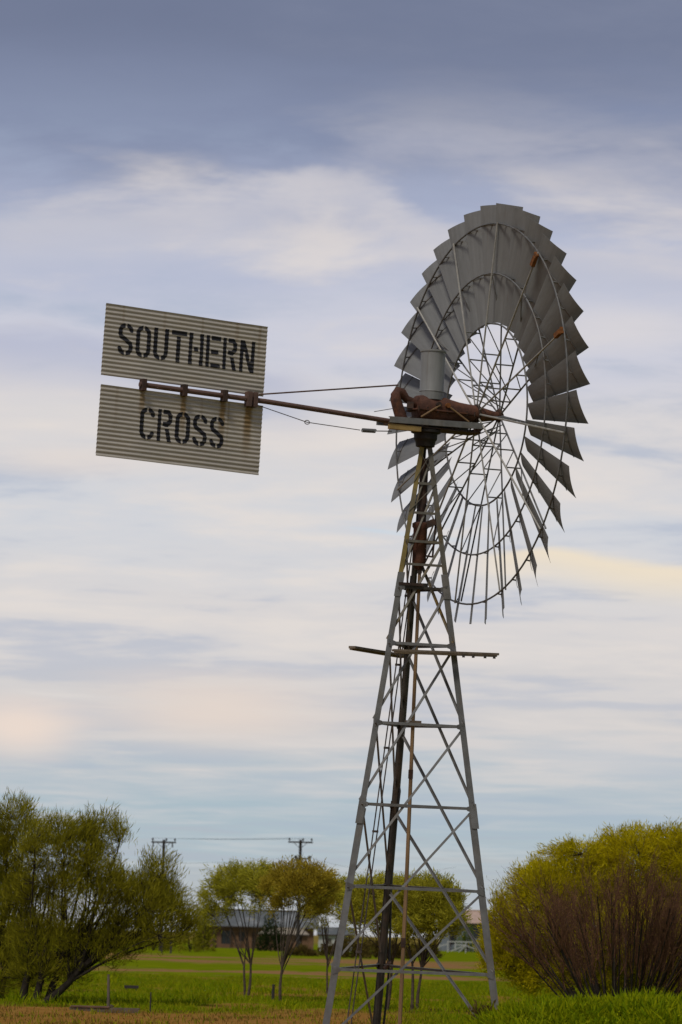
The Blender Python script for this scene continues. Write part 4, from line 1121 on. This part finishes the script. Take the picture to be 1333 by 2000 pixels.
def house(name, label, Y, x0, x1, eave, ridge, depth, wall_m, roof_m, openings, posts=(), ridge_cap=None, cat='house', hip=0.0, over=.6):
    """x0, x1 in photo pixels; eave, ridge in metres; openings: (x0, x1, z0, z1, 'window' or 'door') x in photo pixels"""
    pa, pb = on_line(x0, Y), on_line(x1, Y); W_ = pb.x - pa.x
    root = empty(name, (pa.x, Y, 0)); tag(root, label, cat)
    lx = lambda x: on_line(x, Y).x - pa.x
    ops = sorted((lx(o[0]), lx(o[1]), o[2], o[3], o[4]) for o in openings)
    mb = MB(); cur = 0.0; t_ = .25
    for (a, b_, z0, z1, k) in ops:           # front wall left standing between and round the openings
        if a > cur: mb.box(((cur + a) / 2, t_ / 2, eave / 2 - .1), (a - cur, t_, eave + .2))
        if z0 > .05: mb.box(((a + b_) / 2, t_ / 2, z0 / 2 - .1), (b_ - a, t_, z0 + .2))
        if z1 < eave: mb.box(((a + b_) / 2, t_ / 2, (z1 + eave) / 2), (b_ - a, t_, eave - z1))
        cur = b_
    if cur < W_: mb.box(((cur + W_) / 2, t_ / 2, eave / 2 - .1), (W_ - cur, t_, eave + .2))
    mb.box((t_ / 2, depth / 2, eave / 2 - .1), (t_, depth - 2 * t_, eave + .2)); mb.box((W_ - t_ / 2, depth / 2, eave / 2 - .1), (t_, depth - 2 * t_, eave + .2))
    mb.box((W_ / 2, depth - t_ / 2, eave / 2 - .1), (W_, t_, eave + .2))
    if hip == 0:
        for xx in (0.002, W_ - t_ - .002):
            mb.add([(xx, 0, eave), (xx, depth, eave), (xx, depth / 2, ridge - .1), (xx + t_, 0, eave), (xx + t_, depth, eave), (xx + t_, depth / 2, ridge - .1)],
                   [(0, 1, 2), (3, 5, 4), (0, 3, 4, 1), (1, 4, 5, 2), (2, 5, 3, 0)])
    mb.build('wall', wall_m, root)
    o_ = over; z_e = eave - .08
    rf = MB().add([(-o_, -o_, z_e), (W_ + o_, -o_, z_e), (W_ + o_, depth + o_, z_e), (-o_, depth + o_, z_e), (hip - (o_ if hip == 0 else 0), depth / 2, ridge), (W_ - hip + (o_ if hip == 0 else 0), depth / 2, ridge),
                   (-o_, -o_, z_e + .14), (W_ + o_, -o_, z_e + .14), (W_ + o_, depth + o_, z_e + .14), (-o_, depth + o_, z_e + .14), (hip - (o_ if hip == 0 else 0), depth / 2, ridge + .14), (W_ - hip + (o_ if hip == 0 else 0), depth / 2, ridge + .14)],
                  [(0, 4, 5, 1), (2, 5, 4, 3), (6, 7, 11, 10), (8, 9, 10, 11), (0, 1, 7, 6), (1, 2, 8, 7) if hip == 0 else (1, 2, 8, 7), (2, 3, 9, 8), (3, 0, 6, 9), (9, 6, 10), (7, 8, 11)])
    r_o = rf.build('roof', roof_m, root)
    MB().bar((hip - .3, depth / 2, ridge + .18), (W_ - hip + .3, depth / 2, ridge + .18), .4, .16).build('ridge_cap', ridge_cap or roof_m, r_o)
    MB().bar((-o_, -o_ - .06, z_e + .05), (W_ + o_, -o_ - .06, z_e + .05), .12, .14).build('gutter', M_TRIM, r_o)
    for (a, b_, z0, z1, k) in ops:
        if k == 'window':
            f = MB()
            f.bar((a, .1, z0 + .04), (b_, .1, z0 + .04), .10, .08).bar((a, .1, z1 - .04), (b_, .1, z1 - .04), .10, .08)
            f.bar((a + .04, .1, z0 + .08), (a + .04, .1, z1 - .08), .08, .10).bar((b_ - .04, .1, z0 + .08), (b_ - .04, .1, z1 - .08), .08, .10).bar(((a + b_) / 2, .1, z0 + .08), ((a + b_) / 2, .1, z1 - .08), .06, .08)
            fo = f.build('window', M_CREAM if name == 'white_shed' else M_TRIM, root)
            MB().box(((a + b_) / 2, .16, (z0 + z1) / 2), (b_ - a - .02, .02, z1 - z0 - .02)).build('pane', M_GLASS, fo)
        else:
            do = MB().box(((a + b_) / 2, .16, (z0 + z1) / 2), (b_ - a - .02, .05, z1 - z0 - .02)).build('door', M_TRIM, root)
            MB().box((b_ - .2, .11, 1.05), (.05, .06, .14)).build('handle', M_WHITE, do)
    for x in posts:
        MB().bar((lx(x), -o_ - .1 + .2, -.05), (lx(x), -o_ - .1 + .2, z_e), .14, .14).build('veranda_post', M_TRIM, root)
    return root


house('brick_house', 'long low orange brick house with pale sheet roof behind the umbrella trees', 430, 385, 612, 2.75, 4.75, 9.0, M_BRICK, M_ROOF,
      [(398, 408, .9, 2.1, 'window'), (416, 422, .0, 2.1, 'door'), (432, 452, .5, 2.2, 'window'), (466, 478, .9, 2.1, 'window'), (492, 498, 0, 2.1, 'door'), (560, 572, .9, 2.0, 'window'), (586, 592, 0, 2.1, 'door')],
      (404, 418, 450, 470, 575), M_TRIM, hip=0.0)
house('outbuilding', 'low brick outbuilding with cream band beside the dark garden tree', 400, 508, 600, 1.9, 2.5, 4.0, M_BRICK, M_CREAM,
      [(518, 526, .8, 1.6, 'window'), (534, 546, .7, 1.6, 'window'), (586, 590, 0, 1.8, 'door')], hip=0.6, over=.25)
house('white_shed', 'small white shed right of the brick house', 415, 622, 690, 2.0, 2.7, 4.0, M_WHITE, M_ROOF, [(640, 648, .8, 1.6, 'window'), (668, 674, 0, 1.8, 'door')], over=.2)
house('gabled_house', 'blue-grey house with faded pink roof and dark veranda beyond the white rail fence', 520, 862, 966, 4.3, 6.2, 9.0, M_BLUEGREY, M_PINK,
      [(878, 892, 1.0, 2.8, 'window'), (904, 910, 0, 2.4, 'door'), (918, 948, 2.0, 4.0, 'window')], (880, 915, 950), hip=2.2)

# white rail fence with braces
p = on_line(874, 470); fence = empty('rail_fence', (p.x, 470, 0)); tag(fence, 'white timber rail fence with diagonal braces before the gabled house', 'fence')
fx = lambda x: on_line(x, 470).x - p.x
for x in (875, 889.5, 910, 946, 962, 858):
    MB().box((fx(x), 0, .78), (.16, .16, 1.66 if x in (875, 910, 946) else 1.3)).build('post', M_WHITE, fence)
MB().bar((fx(875), -.1, 1.5), (fx(964), -.1, 1.5), .08, .16).build('rail', M_WHITE, fence)
MB().bar((fx(889.5), -.1, 1.08), (fx(910), -.1, 1.08), .07, .13).build('rail', M_WHITE, fence)
MB().bar((fx(846), -.1, .62), (fx(875), -.1, 1.15), .07, .13).build('rail', M_WHITE, fence)
for (xa, za, xb, zb) in ((910, 1.05, 880, .15), (910, .95, 896, .1), (911, 1.0, 945, .12)):
    MB().bar((fx(xa), -.2, za), (fx(xb), -.2, zb), .06, .13).build('brace', M_WHITE, fence)

# power poles and wires
PY = 332.0
def pole(x, label, second, tall_px):
    p = on_line(x, PY); root = empty('power_pole', (p.x, PY, 0)); tag(root, label, 'power pole', 'power poles behind the paddock')
    zt = at(x, tall_px, PY).z
    MB().tube([(0, 0, -.3), (0, 0, zt)], [.19, .14], 10).build('pole', M_POLE, root, True)
    def arm(z, half, ins, m_=M_POLE):
        a = MB().box((0, -.2, z), (half * 2, .12, .15)).build('crossarm', m_, root)
        for xx in ins:
            MB().tube([(xx, -.2, z + .07), (xx, -.2, z + .17), (xx, -.2, z + .22), (xx, -.2, z + .36), (xx, -.2, z + .42)], [.03, .03, .10, .08, .03], 8).build('insulator', M_POLE, a)
        for s in (-1, 1): MB().bar((s * half * .55, -.24, z - .05), (0, -.2, z - .62), .05, .05).build('arm_brace', M_POLE, root)
    arm(zt - .25, 1.22, (-1.1, .25, 1.1))
    if second:
        a = MB().box((.25, -.2, zt - 1.85), (1.55, .12, .14)).build('crossarm', M_POLE, root)
        for xx in (-.42, .95): MB().box((xx, -.22, zt - 1.68), (.28, .2, .22)).build('fuse', M_POLE, a)
    else:
        for xx in (-1.05, .85): MB().tube([(xx, -.2, zt - .3), (xx + .04, -.2, zt - .75)], .06, 6).build('hanging_insulator', M_POLE, root)
    return p.x, zt
xa, za = pole(314, 'power pole with hanging insulators rising behind the needle-leaved tree', False, 1640)
xb, zb = pole(582, 'power pole with a second lower crossarm behind the russet-tinted wattle', True, 1640)
def wire(p0, p1, sag, label):
    p0, p1 = Vector(p0), Vector(p1)
    pts = [p0.lerp(p1, t) + Vector((0, 0, -sag * 4 * t * (1 - t))) for t in np.linspace(0, 1, 17)]
    c = pts[0].copy(); mb = MB().tube([q - c for q in pts], .008, 4)
    o = mb.build('power_line', M_POLE); o.location = c; tag(o, label, 'wire', 'power lines'); return o
for xx, nm in ((-1.1, 'outer left'), (.25, 'middle'), (1.1, 'outer right')):
    wire((xa + xx, PY - .2, za + .15), (xb + xx, PY - .2, zb + .15), .10, 'thin power line between the %s insulators of the two pole tops' % nm)
wire((xa, PY - .25, za - 2.3), (xb - .4, PY - .2, zb - 1.7), .2, 'thin power line from the first pole to the lower crossarm of the second')
wire((xb + 1.0, PY - .2, zb - 1.75), (xb + 16, PY + 14, zb - 2.0), .9, 'thin power line leaving the lower crossarm towards the windmill')
wire((xa, PY - .25, za - 2.9), (xa + 9, PY - 40, 3.6), .4, 'thin service line sloping down from the first pole to the house')

# post-and-lintel frame beyond the needle tree
p = on_line(327, 300); fr = empty('steel_frame', (p.x, 300, 0)); tag(fr, 'dark post-and-beam frame showing between the needle tree and the far scrub', 'frame')
zt = at(327, 1724, 300).z
MB().box((.33, 0, zt / 2), (.16, .16, zt)).build('post', M_POLE, fr); MB().box((-.45, 0, zt / 2), (.12, .16, zt)).build('post', M_POLE, fr)
MB().box((-.06, 0, zt + .07), (1.0, .22, .14)).build('beam', M_POLE, fr)
MB().box((.10, 0, zt - .75), (.34, .1, .30)).build('board', M_BLUEGREY, fr)

# ------------------------------------------------------------------ small things along the dirt strip
def stake(name, label, x, ytop, ybot, r_, m_, cat, lean=0.0):
    b = gat(x, ybot); h = (ybot - ytop) * b.y / FPX
    mb = MB().tube([(0, 0, -.1), (lean * h * .5, 0, h * .5), (lean * h, 0, h)], [r_ * 1.2, r_, r_ * .85], 7)
    o = mb.build(name, m_); o.location = b; tag(o, label, cat); return o, h
stake('star_picket', 'thin dark fence picket standing alone at the edge of the dirt strip', 294, 1934, 1972, .018, M_POLE, 'picket')
o, h = stake('tree_stump', 'slim pale dead sapling trunk beside the concrete trough', 212, 1904, 1972, .036, M_CONC, 'stump', -.03)
MB().tube([(.0, 0, -.1), (.10, 0, .12)], [.10, .05], 7).build('root_flare', M_BARK, o)
stake('burnt_post', 'short charred post in the grass next to the russet-tinted wattle', 533, 1925, 1958, .045, M_POLE, 'post', .02)
b = gat(205, 1976); b.z -= .05; tr = empty('concrete_trough', b); tag(tr, 'low old concrete stock trough at the edge of the dirt strip', 'trough')
mb = MB()
for (c_, s_) in (((0, -.22, .07), (1.55, .07, .18)), ((0, .22, .07), (1.55, .07, .18)), ((-.81, 0, .07), (.07, .51, .18)), ((.81, 0, .07), (.07, .51, .18))): mb.box(c_, s_)
mb.box((0, 0, .02), (1.55, .36, .05)); mb.build('basin', M_CONC, tr)
MB().box((-.35, 0, .176), (.95, .56, .03)).build('lid', mat('rusty_lid', (.13, .07, .045), .3, .9, 0, 4), tr)
b = gat(257, 1935); sl = empty('dark_trough', b); tag(sl, 'small dark feed trough lying in the green grass', 'trough')
MB().box((0, 0, .12), (.44, .22, .03)).box((0, -.11, .16), (.46, .02, .09)).box((0, .11, .16), (.46, .02, .09)).build('tray', M_POLE, sl)
for s in (-1, 1): MB().box((s * .17, 0, .05), (.05, .2, .12)).build('foot', M_POLE, sl)
